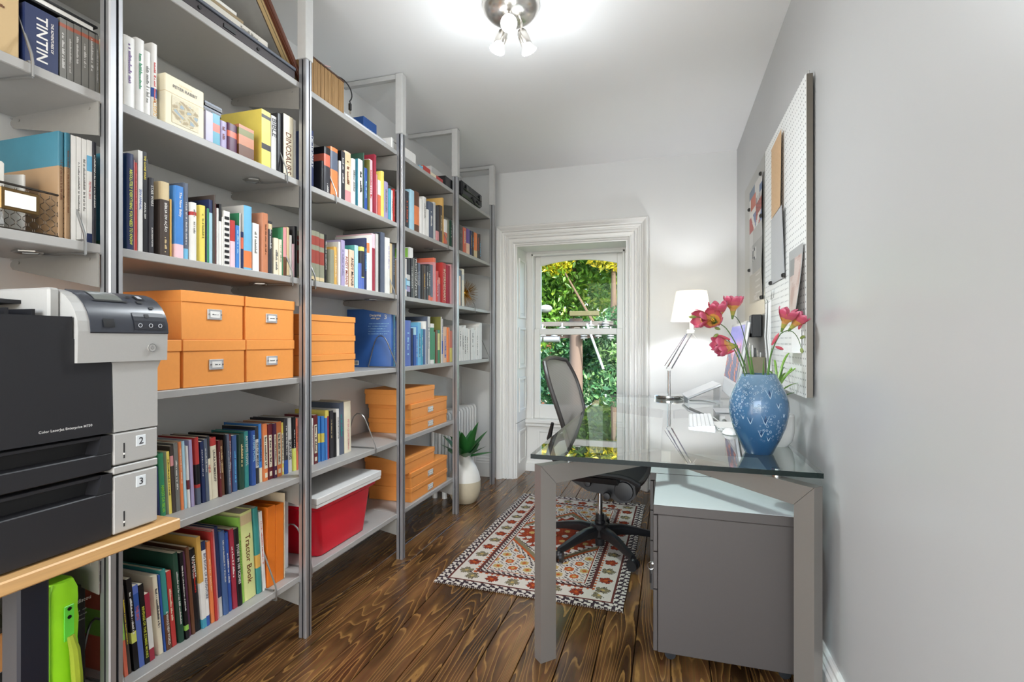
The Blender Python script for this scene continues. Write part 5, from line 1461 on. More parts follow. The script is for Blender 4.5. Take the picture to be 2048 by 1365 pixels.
# collage poster on the steel board
def flag(u, v):
    # union-flag coloured strips at the top, grey photograph with a number below
    if v > .93: return '6d7f96' if u < .45 else 'd7d2cc'
    if v > .62:
        t_ = (v-.62)/.31; s = u*1.3+t_
        if u < .52:
            if abs(t_-.55) < .09: return 'e6e0da'
            if t_ > .64: return 'c8664c' if u > .12 else 'e4ddd6'
            if abs(u+t_*.5-.45) < .07: return 'e6e0da'
            return '6f7fa8' if u+t_*.5 > .45 else 'b9443a'
        if t_ > .8: return '4e6690' if u > .8 else 'd9d6d2'
        if t_ > .62: return 'd8d5d0' if (u*9) % 1 > .4 else '6b5a5a'
        if t_ > .28: return 'a9402f' if (u*5+v*31) % 1 > .25 else '7d2f28'
        if abs(u-.55-t_) < .13: return 'e0dcd6'
        return '6f7fa8' if u > .85 else 'bb5a48'
    if v > .5: return 'b9b6b1' if u > .3 else 'cfccc8'
    if .36 < v < .46 and .15 < u < .55: return 'e3e0da' if not (.2 < u < .26 or (.34 < u < .48 and not (.38 < u < .44 and .385 < v < .44))) else '4a4a4c'
    if v > .25: return 'a09d99' if u > .25 else 'c9c6c2'
    return 'b3ab9f' if not ((v*60) % 1 < .3 and .5 < u < .85) else 'c9c3b9'
pst = sheet('collage_poster', 'flag collage poster on the steel magnet board', 2.905, 3.34, 1.40, 2.06, SHEETM, lambda u, v: .002+.010*max(0, u-.6)*math.sin(v*PI*2)**2, flag, 'poster', 40, 80)
text('10', .05, .08, inkm('charcoal'), pst, (XP-.004, 3.235, 1.672), (0, -1, 0), (0, 0, 1))
text('POSE', .03, .16, inkm('palegrey'), pst, (XP-.0045, 3.16, 1.42), (0, -1, 0), (0, 0, 1))
for (y, z, l_) in ((2.93, 2.052, 'black clip at upper right of the flag poster'), (2.915, 1.83, 'black clip at middle right of the flag poster'), (2.915, 1.407, 'black clip at lower right of the flag poster'), (3.325, 1.96, 'black clip at upper left of the flag poster'), (3.325, 1.60, 'black clip at lower left of the flag poster')): clip(y, z, l_)
# curling photograph near the camera side of the pegboard
def photo(u, v):
    if u < .10 or u > .93 or v > .86 or v < .03: return 'a9a9a8'
    h = math.sin(u*9+v*4)+math.cos(v*14-u*5)
    if v > .62 and u < .42: return '8b8a88'
    return 'cdbab2' if h > 0 else ('c2a9a0' if h > -.8 else 'b59488')
sheet('curled_photo', 'pinkish photo print curling off the white pegboard', 2.06, 2.288, 1.258, 1.535, SHEETM, lambda u, v: .004+.03*(1-v)**1.5*u, photo, 'photo', 30, 30)
# hooks with hanging cables
for k, (y, lab) in enumerate(((2.655, 'left wire hook on the white pegboard'), (2.605, 'right wire hook on the white pegboard'))):
    tag(MB().tube([(XP, y, 1.42), (XP-.004, y, 1.38), (XP-.03, y-.012, 1.355), (XP-.035, y-.012, 1.375)], .0018, 6).build('peg_hook', CHROME, None), lab, 'hook', 'wire hooks on the pegboard')
t = thing('white_cables', 'bundle of white cables hanging from the peg hooks', 'cable', (XP-.02, 2.63, 1.0))
for k in range(6):
    y = -.045+.018*k; z1_ = .37; MB().tube([(.0, y, z1_), (-.006*(k % 2), y+.01, .2), (.002, y-.012*(k % 3), .05), (.0, y+.004, -.11-.02*k)], .003, 6).build('cable', WHITEP if k != 3 else mat('grey_cable', '7a7a78'), t)
# small shelf tray on the peg board
t = thing('peg_tray', 'small white metal tray hooked on the pegboard', 'tray', (XP-.001, 2.19, 1.135))
MB().cbox(-.03, 0, -.09, .06, 0, .003, .001).build('tray_floor', WHITEP, t); MB().cbox(-.032, -.030, -.09, .06, 0, .026, .001).build('tray_lip', WHITEP, t); MB().box(-.001, .0, -.09, .06, 0, .09).build('tray_back', WHITEP, t)
# black battery packs on the steel board
t = thing('charger_rack', 'black ribbed charger block on the steel board behind the screen', 'charger', (XP-.001, 2.955, 1.20))
MB().cbox(-.05, 0, -.035, .05, 0, .118, .004).build('charger_body', BLACKP, t)
for k in range(7): MB().box(-.052, -.048, -.03+.009*k, -.025+.009*k, .02, .105).build('rib', mat('rib_grey', '6a6a6c', rough=.4), t)
t = thing('battery_pack', 'small white and blue carton beside the charger block', 'box', (XP-.001, 3.10, 1.235)); MB().cbox(-.06, 0, -.05, .04, 0, .055, .002).build('carton_body', WHITEP, t); MB().box(-.0608, -.0602, -.04, .03, .012, .045).build('print_panel', inkm('azure'), t)
t = thing('pencil_cup', 'olive box of pens on the desk behind the screen', 'box', (.425, 2.85, ZG1+.0005))
mb = MB(); 
for (a0, a1, b0, b1) in ((-.04, .04, -.04, -.037), (-.04, .04, .037, .04), (-.04, -.037, -.037, .037), (.037, .04, -.037, .037)): mb.box(a0, a1, b0, b1, 0, .33)
mb.box(-.037, .037, -.037, .037, 0, .003); mb.build('cup', mat('olive_box', '77705c', rough=.6), t)
for k in range(5): MB().tube([(-.02+.01*k, -.02+.009*k, .01), (-.03+.014*k, -.015+.008*k, .40-.012*k)], .0035, 6).build('pen', (NICKEL, WHITEP, BLACKP, NICKEL, WHITEP)[k], t)

# ================================================================== COMPUTER
t = thing('desktop_computer', 'silver all-in-one computer with purple mountain wallpaper', 'computer', (.36, 3.225, ZG1+.0005), (0, 0, 0))
tilt = Matrix.Translation((-.03, 0, .09)) @ Matrix.Rotation(math.radians(8.5), 4, 'Y')
W2 = .31; HH = .43
mb = MB(); mb.cbox(0, .024, -W2, W2, 0, HH, .006); mb.xf(tilt); mb.build('screen_housing', SILVER, t)
mb = MB(); vs = []
for k in range(9):
    a = k/8; vs.append((.024+.028*math.sin(PI*a), -W2*.85+2*W2*.85*a))
mb.prism([(x, y) for x, y in vs], 'z', .06, HH-.03); mb.xf(tilt); mb.build('rear_shell', SILVER, t)
mb = MB(); mb.box(-.0012, 0, -W2+.003, W2-.003, .085, HH-.003); mb.xf(tilt); mb.build('bezel', mat('bezel_white', 'dfdfe0', rough=.3), t)
def wall(u, v):
    x = u*1.7
    ridge = .52+.10*math.sin(x*5.1+1)+.05*math.sin(x*13)+.03*math.sin(x*29)
    if v > ridge:
        k = (v-ridge)/(1-ridge)
        if k < .12: return 'd98a9c'
        if k < .3: return 'b58ac0'
        return ('8f86cf', '7f7fcc', '7376c4')[min(2, int((k-.3)*4))]
    h = math.sin(x*31+v*19)+math.sin(x*53-v*41)*.8+math.sin(v*77+x*11)*.5
    lit = math.sin(x*9+v*5+1.2*math.sin(v*14))
    if lit > .35 and h > .1: return 'f07a3a' if h > .8 else 'b5482a'
    if h > .7: return '3a5a9c'
    return '16203c' if h < -.3 else '2a3a66'
sc = paint_grid('screen', 90, 56, (-.0022, W2-.016, .10), (0, -2*W2+.032, 0), (0, 0, HH-.118), wall, attr_mat('screen_glow', emit=.62, rough=.3, spec=.15), t)
sc.matrix_basis = tilt
mb = MB(); mb.prism([(.02, .12), (.055, .16), (.075, .0), (.07, .0)], 'y', -.09, .09); mb.build('stand_neck', SILVER, t); MB().cbox(-.10, .075, -.095, .095, 0, .006, .002).build('stand_foot', SILVER, t)
# laptop resting on a small stand behind the screen
t = thing('laptop', 'closed silver laptop propped on a slanted stand past the screen', 'laptop', (.215, 3.66, ZG1+.0005), (0, 0, math.radians(6)))
mb = MB(); mb.cbox(-.115, .115, -.13, .13, 0, .016, .004); mb.xf(Matrix.Translation((0, 0, .075)) @ Matrix.Rotation(math.radians(-24), 4, 'Y')); mb.build('laptop_body', SILVER, t)
mb = MB(); mb.prism([(-.095, .0), (.10, .0), (.10, .004), (-.09, .004)], 'y', -.1, -.094); mb.prism([(.094, .004), (.10, .004), (.10, .11), (.094, .108)], 'y', -.1, .1); mb.prism([(-.095, 0), (.1, 0), (.1, .004), (-.09, .004)], 'y', .094, .1); mb.prism([(-.10, .0), (-.092, 0), (-.092, .03), (-.10, .026)], 'y', -.1, .1); mb.build('laptop_stand', SILVER, t)
# keyboard
t = thing('keyboard', 'thin white computer keyboard on the glass desk', 'keyboard', (.159, 2.765, ZG1+.0005), (0, 0, math.radians(-2)))
mb = MB(); mb.prism([(-.058, 0), (.058, 0), (.058, .014), (-.058, .006)], 'y', -.215, .215); mb.build('keyboard_body', SILVER, t)
KM = mat('key_white', 'efefed', rough=.5)
key = MB(); key.cbox(-.0075, .0075, -.0085, .0085, 0, .0035, .001); keym = key.mesh('key', KM)
for r_ in range(6):
    for c_ in range(20):
        x = -.047+.0187*r_; z = .0065+.0079*(x+.058)/.116
        link('key', keym, t, (x, -.2+.0211*c_, z))
# mouse, cables
t = thing('computer_mouse', 'white computer mouse behind the blue vase', 'mouse', (.262, 2.45, ZG1+.0005)); mb = MB(); mb.sphere((0, 0, .002), .055, 14, sc=(.58, 1, .4)); mb.v = [(x, y, max(z, 0.0)) for x, y, z in mb.v]; mb.build('mouse_shell', WHITEP, t, recalc=False)
t = thing('white_cables', 'tangled white charging cables on the desk by the keyboard', 'cable', (.27, 2.62, ZG1))
rr = random.Random(21)
for k in range(4):
    p = [Vector((rr.uniform(-.05, .05), rr.uniform(-.13, .13), .003+.004*rr.random())) for _ in range(6)]
    sm = []
    for i in range(len(p)-1): sm += bez(p[i], p[i]+(p[(i+1) % 6]-p[i-1])*.3*(1 if i else 0), p[i+1]-(p[(i+2) % 6]-p[i])*.3, p[i+1], 8)[:-1]
    MB().tube(sm, .0019, 5).build('cable', WHITEP, t)
t = thing('lamp_cord', 'white cord running from lamp foot across the glass', 'cord', (.2, 3.75, ZG1)); MB().tube(bez((-.1, .04, .003), (-.02, -.1, .003), (.05, .1, .003), (.1, -.2, .003), 16), .002, 5).build('cord', WHITEP, t)
# notebook under the vase side
tag(MB().cbox(-.06, .06, -.09, .09, 0, .008, .001).build('notepad', PAPER, None, (.27, 2.66, ZG1+.001), (0, 0, .2)), 'white notepad under the tangled cables', 'notepad')

# ================================================================== DESK LAMP
t = thing('desk_lamp', 'chrome jointed desk lamp with lit white shade', 'lamp', (.007, 3.836, ZG1+.0005))
MB().lathe([(0, 0), (.102, 0), (.104, .004), (.104, .022), (.1, .026), (0, .026)], 40).build('lamp_base', CHROME, t)
MB().cyl((0, 0, .026), (0, 0, .20), .0105, 16).build('lamp_pole', CHROME, t); MB().cyl((0, -.018, .212), (0, .018, .212), .015, 14).build('joint', WHITEP, t)
arm0 = Vector((0, 0, .212)); arm1 = Vector((.145, .043, .475))
for s, r_ in ((-1, .005), (1, .005)):
    offv = Vector((.016*s, 0, 0)); MB().cyl(arm0+offv, arm1+offv, r_, 10).build('lamp_arm', CHROME, t)
MB().tube([arm0+Vector((-.03, 0, .02)), arm1+Vector((-.028, 0, -.01))], .002, 6).build('tension_rod', CHROME, t)
MB().cbox(.12, .175, .03, .058, .462, .49, .004).build('joint', WHITEP, t); MB().tube([(.15, .043, .48), (.185, .03, .425)], .003, 8).build('switch_lever', WHITEP, t)
MB().cyl((.154, .046, .49), (.154, .046, .615), .014, 14).build('lamp_socket', WHITEP, t)
SHADE = bpy.data.materials.new('lamp_shade_fabric'); SHADE.use_nodes = True
nt = SHADE.node_tree; bs = nt.nodes['Principled BSDF']; tcn = nt.nodes.new('ShaderNodeTexCoord'); nz = nt.nodes.new('ShaderNodeTexNoise'); nz.inputs['Scale'].default_value = 160
nt.links.new(tcn.outputs['Object'], nz.inputs['Vector']); cr = nt.nodes.new('ShaderNodeValToRGB'); cr.color_ramp.elements[0].color = hexc('f0eadd'); cr.color_ramp.elements[1].color = hexc('fbf7ee'); nt.links.new(nz.outputs['Fac'], cr.inputs[0]); nt.links.new(cr.outputs[0], bs.inputs['Base Color'])
bs.inputs['Roughness'].default_value = .8; bs.inputs['Transmission Weight'].default_value = 0.0
trn = nt.nodes.new('ShaderNodeBsdfTranslucent'); trn.inputs['Color'].default_value = hexc('fdf6e8'); ms = nt.nodes.new('ShaderNodeMixShader'); ms.inputs[0].default_value = .55
out = nt.nodes['Material Output']; nt.links.new(bs.outputs[0], ms.inputs[1]); nt.links.new(trn.outputs[0], ms.inputs[2]); nt.links.new(ms.outputs[0], out.inputs[0])
sh = MB().lathe([(.142, .552), (.104, .768), (.102, .768), (.140, .552)], 40, (.154, .046, 0)); sh.build('lamp_shade', SHADE, t)
mb = MB()
for k in range(3):
    a = k*2*PI/3; mb.tube([(.154, .046, .735), (.154+.1*math.cos(a), .046+.1*math.sin(a), .76)], .0015, 5)
mb.cyl((.154, .046, .68), (.154, .046, .735), .002, 6); mb.build('shade_spider', NICKEL, t)
MB().sphere((.154, .046, .648), .028, 14).build('bulb', mat('bulb_glow', 'fff4e0', emit='f6f9ff', estr=230), t)

# ================================================================== VASE WITH FREESIAS
def vase_mat():
    m = bpy.data.materials.new('blue_reactive_glaze'); m.use_nodes = True
    nt = m.node_tree; bs = nt.nodes['Principled BSDF']; N = nt.nodes.new; L = nt.links.new
    tc = N('ShaderNodeTexCoord'); sx = N('ShaderNodeSeparateXYZ'); L(tc.outputs['Object'], sx.inputs[0])
    nz = N('ShaderNodeTexNoise'); nz.inputs['Scale'].default_value = 14; nz.inputs['Detail'].default_value = 4; L(tc.outputs['Object'], nz.inputs['Vector'])
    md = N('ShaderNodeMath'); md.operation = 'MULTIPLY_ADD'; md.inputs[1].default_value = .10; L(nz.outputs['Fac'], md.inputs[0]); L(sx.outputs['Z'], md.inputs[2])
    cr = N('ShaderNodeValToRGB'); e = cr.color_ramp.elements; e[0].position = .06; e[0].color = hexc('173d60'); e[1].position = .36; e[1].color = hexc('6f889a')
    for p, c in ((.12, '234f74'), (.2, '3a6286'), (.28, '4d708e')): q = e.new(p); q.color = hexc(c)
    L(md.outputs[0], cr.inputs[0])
    vo = N('ShaderNodeTexVoronoi'); vo.inputs['Scale'].default_value = 88; L(tc.outputs['Object'], vo.inputs['Vector'])
    pit = N('ShaderNodeValToRGB'); pe = pit.color_ramp.elements; pe[0].position = .10; pe[0].color = (0, 0, 0, 1); pe[1].position = .42; pe[1].color = (0, 0, 0, 1)
    q = pe.new(.2); q.color = (.0, .0, .0, 1); q = pe.new(.28); q.color = (1, 1, 1, 1)
    L(vo.outputs['Distance'], pit.inputs[0])
    msk = N('ShaderNodeTexNoise'); msk.inputs['Scale'].default_value = 9; L(tc.outputs['Object'], msk.inputs['Vector'])
    mr = N('ShaderNodeMapRange'); mr.inputs[1].default_value = .40; mr.inputs[2].default_value = .52; L(msk.outputs['Fac'], mr.inputs[0])
    zm = N('ShaderNodeMapRange'); zm.inputs[1].default_value = .05; zm.inputs[2].default_value = .09; L(sx.outputs['Z'], zm.inputs[0])
    mm = N('ShaderNodeMath'); mm.operation = 'MULTIPLY'; L(mr.outputs[0], mm.inputs[0]); L(pit.outputs[0], mm.inputs[1])
    m2 = N('ShaderNodeMath'); m2.operation = 'MULTIPLY'; L(mm.outputs[0], m2.inputs[0]); L(zm.outputs[0], m2.inputs[1])
    m3 = N('ShaderNodeMath'); m3.operation = 'MULTIPLY'; m3.inputs[1].default_value = .75; L(m2.outputs[0], m3.inputs[0])
    mx = N('ShaderNodeMix'); mx.data_type = 'RGBA'; L(m3.outputs[0], mx.inputs['Factor']); L(cr.outputs[0], mx.inputs['A']); mx.inputs['B'].default_value = hexc('b9cfe0')
    dot = N('ShaderNodeValToRGB'); de = dot.color_ramp.elements; de[0].position = .10; de[0].color = (1, 1, 1, 1); de[1].position = .16; de[1].color = (0, 0, 0, 1); L(vo.outputs['Distance'], dot.inputs[0])
    dm = N('ShaderNodeMath'); dm.operation = 'MULTIPLY'; L(dot.outputs[0], dm.inputs[0]); L(mr.outputs[0], dm.inputs[1]); dz = N('ShaderNodeMath'); dz.operation = 'MULTIPLY'; L(dm.outputs[0], dz.inputs[0]); L(zm.outputs[0], dz.inputs[1])
    mx2 = N('ShaderNodeMix'); mx2.data_type = 'RGBA'; L(dz.outputs[0], mx2.inputs['Factor']); L(mx.outputs['Result'], mx2.inputs['A']); mx2.inputs['B'].default_value = hexc('1d3f63')
    L(mx2.outputs['Result'], bs.inputs['Base Color'])
    bp = N('ShaderNodeBump'); bp.inputs['Strength'].default_value = .5; bp.inputs['Distance'].default_value = .003; L(m2.outputs[0], bp.inputs['Height']); L(bp.outputs[0], bs.inputs['Normal'])
    bs.inputs['Roughness'].default_value = .16; bs.inputs['Coat Weight'].default_value = .4
    return m
VX, VY = .318, 2.062
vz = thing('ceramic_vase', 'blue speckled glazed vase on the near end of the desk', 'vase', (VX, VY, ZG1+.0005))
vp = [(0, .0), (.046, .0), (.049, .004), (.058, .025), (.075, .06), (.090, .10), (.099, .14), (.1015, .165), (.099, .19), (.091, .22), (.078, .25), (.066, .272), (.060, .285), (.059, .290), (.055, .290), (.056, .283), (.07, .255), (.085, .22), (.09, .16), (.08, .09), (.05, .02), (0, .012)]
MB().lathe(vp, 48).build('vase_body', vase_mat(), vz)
DRIP = mat('glaze_drip_white', 'a9bccb', rough=.2); DRK = mat('glaze_drip_dark', '1c3c60', rough=.15)
def vr(z):
    for (r0, z0), (r1, z1_) in zip(vp[1:13], vp[2:14]):
        if z0 <= z <= z1_: return lerp(r0, r1, (z-z0)/(z1_-z0+1e-9))
    return .1
for (az, z, s) in ((-.62, .225, 1.0), (-.35, .185, .55), (-.80, .135, 1.1), (-1.30, .13, .8), (-.92, .085, .85), (-1.55, .14, .4), (-.10, .15, .4), (-.6, .065, .45)):
    a = az-1.05+.35
    pts = []
    for k in range(9):
        q = k/4-1; dx, dz = .013*s*q*(.6+.4*abs(q)), .030*s*(abs(q)**1.3-.55)
        zz = z+dz; r_ = vr(zz)+.0006; aa = a+dx/r_; pts.append((r_*math.cos(aa), r_*math.sin(aa), zz))
    MB().tube(pts, [.0004, .0007, .0010, .0013, .0016, .0013, .0010, .0007, .0004], 6).build('glaze_drip', DRIP, vz)
    pts = []
    for k in range(5):
        zz = z+.012*s*(1-k/2); r_ = vr(zz)-.0002; pts.append((r_*math.cos(a), r_*math.sin(a), zz))
    MB().tube(pts, [.0008*s, .0024*s, .0034*s, .0026*s, .0008*s], 8).build('glaze_drip', DRK, vz)
# flowers: each stem is its own thing standing in the vase
def petal_mat(nm, inner, outer):
    m = bpy.data.materials.new(nm); m.use_nodes = True; nt = m.node_tree; bs = nt.nodes['Principled BSDF']; N = nt.nodes.new; L = nt.links.new
    at = N('ShaderNodeAttribute'); at.attribute_name = 'paint'; nz = N('ShaderNodeTexNoise'); nz.inputs['Scale'].default_value = 80
    mx = N('ShaderNodeMix'); mx.data_type = 'RGBA'; mx.blend_type = 'MULTIPLY'; mx.inputs['Factor'].default_value = .25; L(at.outputs['Color'], mx.inputs['A']); L(nz.outputs['Color'], mx.inputs['B'])
    L(mx.outputs['Result'], bs.inputs['Base Color']); bs.inputs['Roughness'].default_value = .5; bs.inputs['Subsurface Weight'].default_value = .0
    return m
PETAL = petal_mat('freesia_petal', 'e8b43a', 'c8354f')
STEM = mat('flower_stem_green', '4a6a34', rough=.5, nscale=60, namp=.2); STEMD = mat('flower_stem_dark', '38502e', rough=.5); LEAF = mat('blade_leaf_green', '55803a', rough=.4, nscale=40, namp=.2)
def freesia(parent, base, d, L=.075, op=1.0, seed=0):
    """trumpet blossom: tube flaring into six petals, with a yellow throat"""
    r = random.Random(seed); d = Vector(d).normalized(); u = d.orthogonal().normalized(); w_ = d.cross(u)
    cols = []; vs = []; fs = []
    def P(t, rad, a): return Vector(base)+d*(L*t)+(u*math.cos(a)+w_*math.sin(a))*rad
    # tube
    n = 12; rings = [(-.62, .003), (-.35, .006), (-.05, .010), (.18, .014)]
    for t, rad in rings: vs += [P(t, rad, 2*PI*j/n) for j in range(n)]
    tc = ['66803e', 'a39c46', 'c8925c']
    for i in range(3):
        for j in range(n): fs.append((i*n+j, i*n+(j+1) % n, (i+1)*n+(j+1) % n, (i+1)*n+j)); cols.append(tc[i])
    for k in range(6):
        a0 = 2*PI*k/6+r.uniform(-.1, .1); lay = .0 if k % 2 else .0025; o = len(vs)
        k_ = L/.056
        rows = [(.08, .0105+lay, .006), (.34, (.016+.006*op)+lay, .0125), (.60, (.019+.012*op)+lay, .0165), (.82, (.019+.017*op)+lay, .0145), (.96, (.017+.019*op)+lay, .0065)]
        for (t, rad, hw) in rows:
            tg = (-u*math.sin(a0)+w_*math.cos(a0))
            for j in range(5):
                q = (j/4-.5)*2; vs.append(P(t-.05*abs(q)**2, (rad-.0035*q*q)*k_, a0)+tg*(q*hw*k_))
        pc = ['d49a50', 'c45a66', 'bf4c66', 'cc6c84']
        for i in range(4):
            for j in range(4): fs.append((o+i*5+j, o+i*5+j+1, o+(i+1)*5+j+1, o+(i+1)*5+j)); cols.append(pc[i])
    me = bpy.data.meshes.new('blossom'); me.from_pydata([p[:] for p in vs], [], fs); me.materials.append(PETAL)
    at = me.attributes.new('paint', 'FLOAT_COLOR', 'FACE'); buf = []
    for c in cols: buf += list(hexcache(c))
    at.data.foreach_set('color', buf); me.polygons.foreach_set('use_smooth', [True]*len(fs)); me.update()
    o = link('blossom', me, parent)
    mb = MB()
    for k in range(3):
        e_ = P(.55, .004, k*2.1); mb.tube([P(.0, .002, k*2.1), e_], [.0012, .0018], 5)
    mb.build('stamen', mat('stamen_yellow', 'e8c83a'), o)
    return o
def bud(parent, base, d, L=.03, red=True):
    d = Vector(d).normalized(); b = Vector(base)
    MB().tube([b, b+d*L*.3, b+d*L*.7, b+d*L], [.0022, .0055, .0055, .0012], 8).build('bud', mat('bud_red', 'b84a58', rough=.5) if red else mat('bud_green', '7c8a48', rough=.5), parent)
R_ = Vector((0, 0, 0))
def stem_thing(label): return thing('freesia_stem', label, 'flower', (VX, VY, ZG1+.02), group='pink freesias in the blue vase')
def loc(p): return Vector(p)-Vector((VX, VY, ZG1+.02))
def stem(parent, pts, r0=.003, r1=.0018, m=STEM):
    c = bez(*[loc(p) for p in pts], 14); n = len(c); MB().tube(c, [lerp(r0, r1, i/(n-1)) for i in range(n)], 7).build('stem', m, parent); return c
L_ = Vector((-.957, -.29, 0)); TOCAM = Vector((-.12, -.98, .1))
s1 = stem_thing('left freesia stem with blossoms in front of the lamp shade')
stem(s1, [(.318, 2.055, .80), (.295, 2.05, 1.05), (.245, 2.02, 1.17), (.202, 2.0, 1.225)])
stem(s1, [(.202, 2.0, 1.225), (.185, 1.99, 1.245), (.14, 1.97, 1.262), (.095, 1.962, 1.268)], .0018, .001)
freesia(s1, loc((.160, 1.985, 1.250)), (-.25, -.9, .25), .056, 1.0, 2); freesia(s1, loc((.140, 1.975, 1.262)), (-.85, -.45, -.05), .056, .8, 1); freesia(s1, loc((.178, 2.03, 1.272)), (-.05, -.25, 1), .056, .8, 3)
bud(s1, loc((.098, 1.962, 1.267)), L_, .028, False); bud(s1, loc((.180, 1.985, 1.222)), (-.9, -.3, .3), .022, False); bud(s1, loc((.172, 1.975, 1.205)), (-.7, -.3, -.5), .02, False)
s2 = stem_thing('upright freesia stem with single blossom above the screen')
stem(s2, [(.322, 2.062, .80), (.300, 2.07, 1.02), (.285, 2.075, 1.16), (.262, 2.08, 1.235)], .0026, .0016, STEMD); stem(s2, [(.262, 2.08, 1.235), (.255, 2.08, 1.26), (.24, 2.078, 1.275), (.234, 2.078, 1.275)], .0016, .0012, STEMD)
freesia(s2, loc((.233, 2.078, 1.296)), (.05, -.1, 1), .056, .95, 4)
s3 = stem_thing('low freesia stem with blossom pointing left of the screen')
stem(s3, [(.312, 2.05, .80), (.29, 2.04, 1.02), (.255, 2.02, 1.12), (.205, 2.005, 1.19)]); bud(s3, loc((.215, 2.005, 1.185)), (-.9, -.2, .35), .05, True)
freesia(s3, loc((.205, 2.0, 1.168)), (-1, -.3, .12), .056, .55, 5); freesia(s3, loc((.212, 1.995, 1.155)), (-.95, -.35, -.22), .05, .35, 6); stem(s3, [(.27, 2.03, 1.09), (.25, 2.02, 1.14), (.235, 2.01, 1.16), (.222, 2.0, 1.163)], .0018, .0015)
bud(s3, loc((.228, 1.995, 1.145)), (-.8, -.3, -.25), .045, True)
s4 = stem_thing('right freesia stem arching against the pegboard')
stem(s4, [(.328, 2.058, .80), (.335, 2.055, 1.0), (.345, 2.05, 1.14), (.388, 2.05, 1.205)]); stem(s4, [(.388, 2.05, 1.205), (.42, 2.052, 1.235), (.45, 2.07, 1.21), (.462, 2.08, 1.15)], .0018, .001)
freesia(s4, loc((.401, 2.045, 1.245)), (.28, -.25, .95), .056, .85, 7); freesia(s4, loc((.436, 2.062, 1.24)), (.55, -.25, .7), .052, .6, 8); bud(s4, loc((.452, 2.075, 1.222)), (.25, -.2, .7), .03, True)
bud(s4, loc((.358, 2.04, 1.165)), (.5, -.2, 1), .05, True); bud(s4, loc((.462, 2.08, 1.155)), (.1, -.2, -1), .02, False); bud(s4, loc((.37, 2.04, 1.16)), (.8, 0, -.3), .028, True); bud(s4, loc((.458, 2.078, 1.19)), (.3, -.4, .2), .022, False)
def blade(parent, pts, w0, m=LEAF, nm='leaf'):
    c = bez(*[Vector(p) for p in pts], 10); mb = MB(); vs = []
    side = Vector((.95, .3, 0))
    for i, p in enumerate(c):
        t = i/10; ww = w0*math.sin(PI*min(1, .12+.88*t))**.8*(1-.3*t); fold = Vector((0, -.004, 0))
        vs += [p-side*ww, p+fold, p+side*ww]
    mb.add(vs, [(i*3+j, i*3+j+1, (i+1)*3+j+1, (i+1)*3+j) for i in range(10) for j in range(2)], 0, True); return mb.build(nm, m, parent, recalc=False)
for sp_, (p0, p1, p2, p3, ww) in ((s1, ((.312, 2.05, .85), (.30, 2.04, 1.05), (.283, 2.04, 1.1), (.262, 2.03, 1.185), .005)), (s2, ((.318, 2.06, .85), (.31, 2.06, 1.03), (.287, 2.05, 1.12), (.288, 2.05, 1.16), .005)), (s4, ((.33, 2.055, .85), (.345, 2.05, 1.03), (.352, 2.05, 1.11), (.36, 2.045, 1.16), .006)), (s4, ((.326, 2.05, .85), (.332, 2.045, 1.02), (.33, 2.045, 1.08), (.333, 2.04, 1.12), .005))):
    blade(sp_, [loc(p) for p in (p0, p1, p2, p3)], ww)

# small white pot with a spiky plant, behind the vase
t = thing('potted_plant', 'spiky green plant in a white pot behind the blue vase', 'plant', (.405, 2.235, ZG1+.0005))
MB().lathe([(0, 0), (.045, 0), (.06, .02), (.068, .06), (.068, .12), (.064, .125), (.06, .12), (.058, .1), (0, .098)], 32).build('pot', mat('pot_white', 'd9d7d3', rough=.4), t)
MB().lathe([(0, .101), (.058, .101)], 16).build('soil', mat('soil', '3a2a1e', rough=.95), t)
rr = random.Random(4)
MB().tube([(0, 0, .1), (.003, -.004, .18), (.006, -.006, .23)], [.006, .006, .005], 8).build('stem', mat('trunk_green', '8a9a4a'), t)
for k in range(17):
    a = k*2.4; ln = rr.uniform(.09, .15); up = rr.uniform(.3, 1.1); d = Vector((math.cos(a)*.62-.12, math.sin(a)*.8, 0)).normalized(); b = Vector((.006, -.006, .18+.004*k))
    blade(t, [b, b+d*ln*.3+Vector((0, 0, ln*up*.6)), b+d*ln*.7+Vector((0, 0, ln*up)), b+d*ln*1.0+Vector((0, 0, ln*up*.75))], .006, mat('leaf_fresh', '6f9a34', rough=.4, namp=.2) if k % 3 else mat('leaf_deep', '3f6a2c', rough=.4), 'leaf')

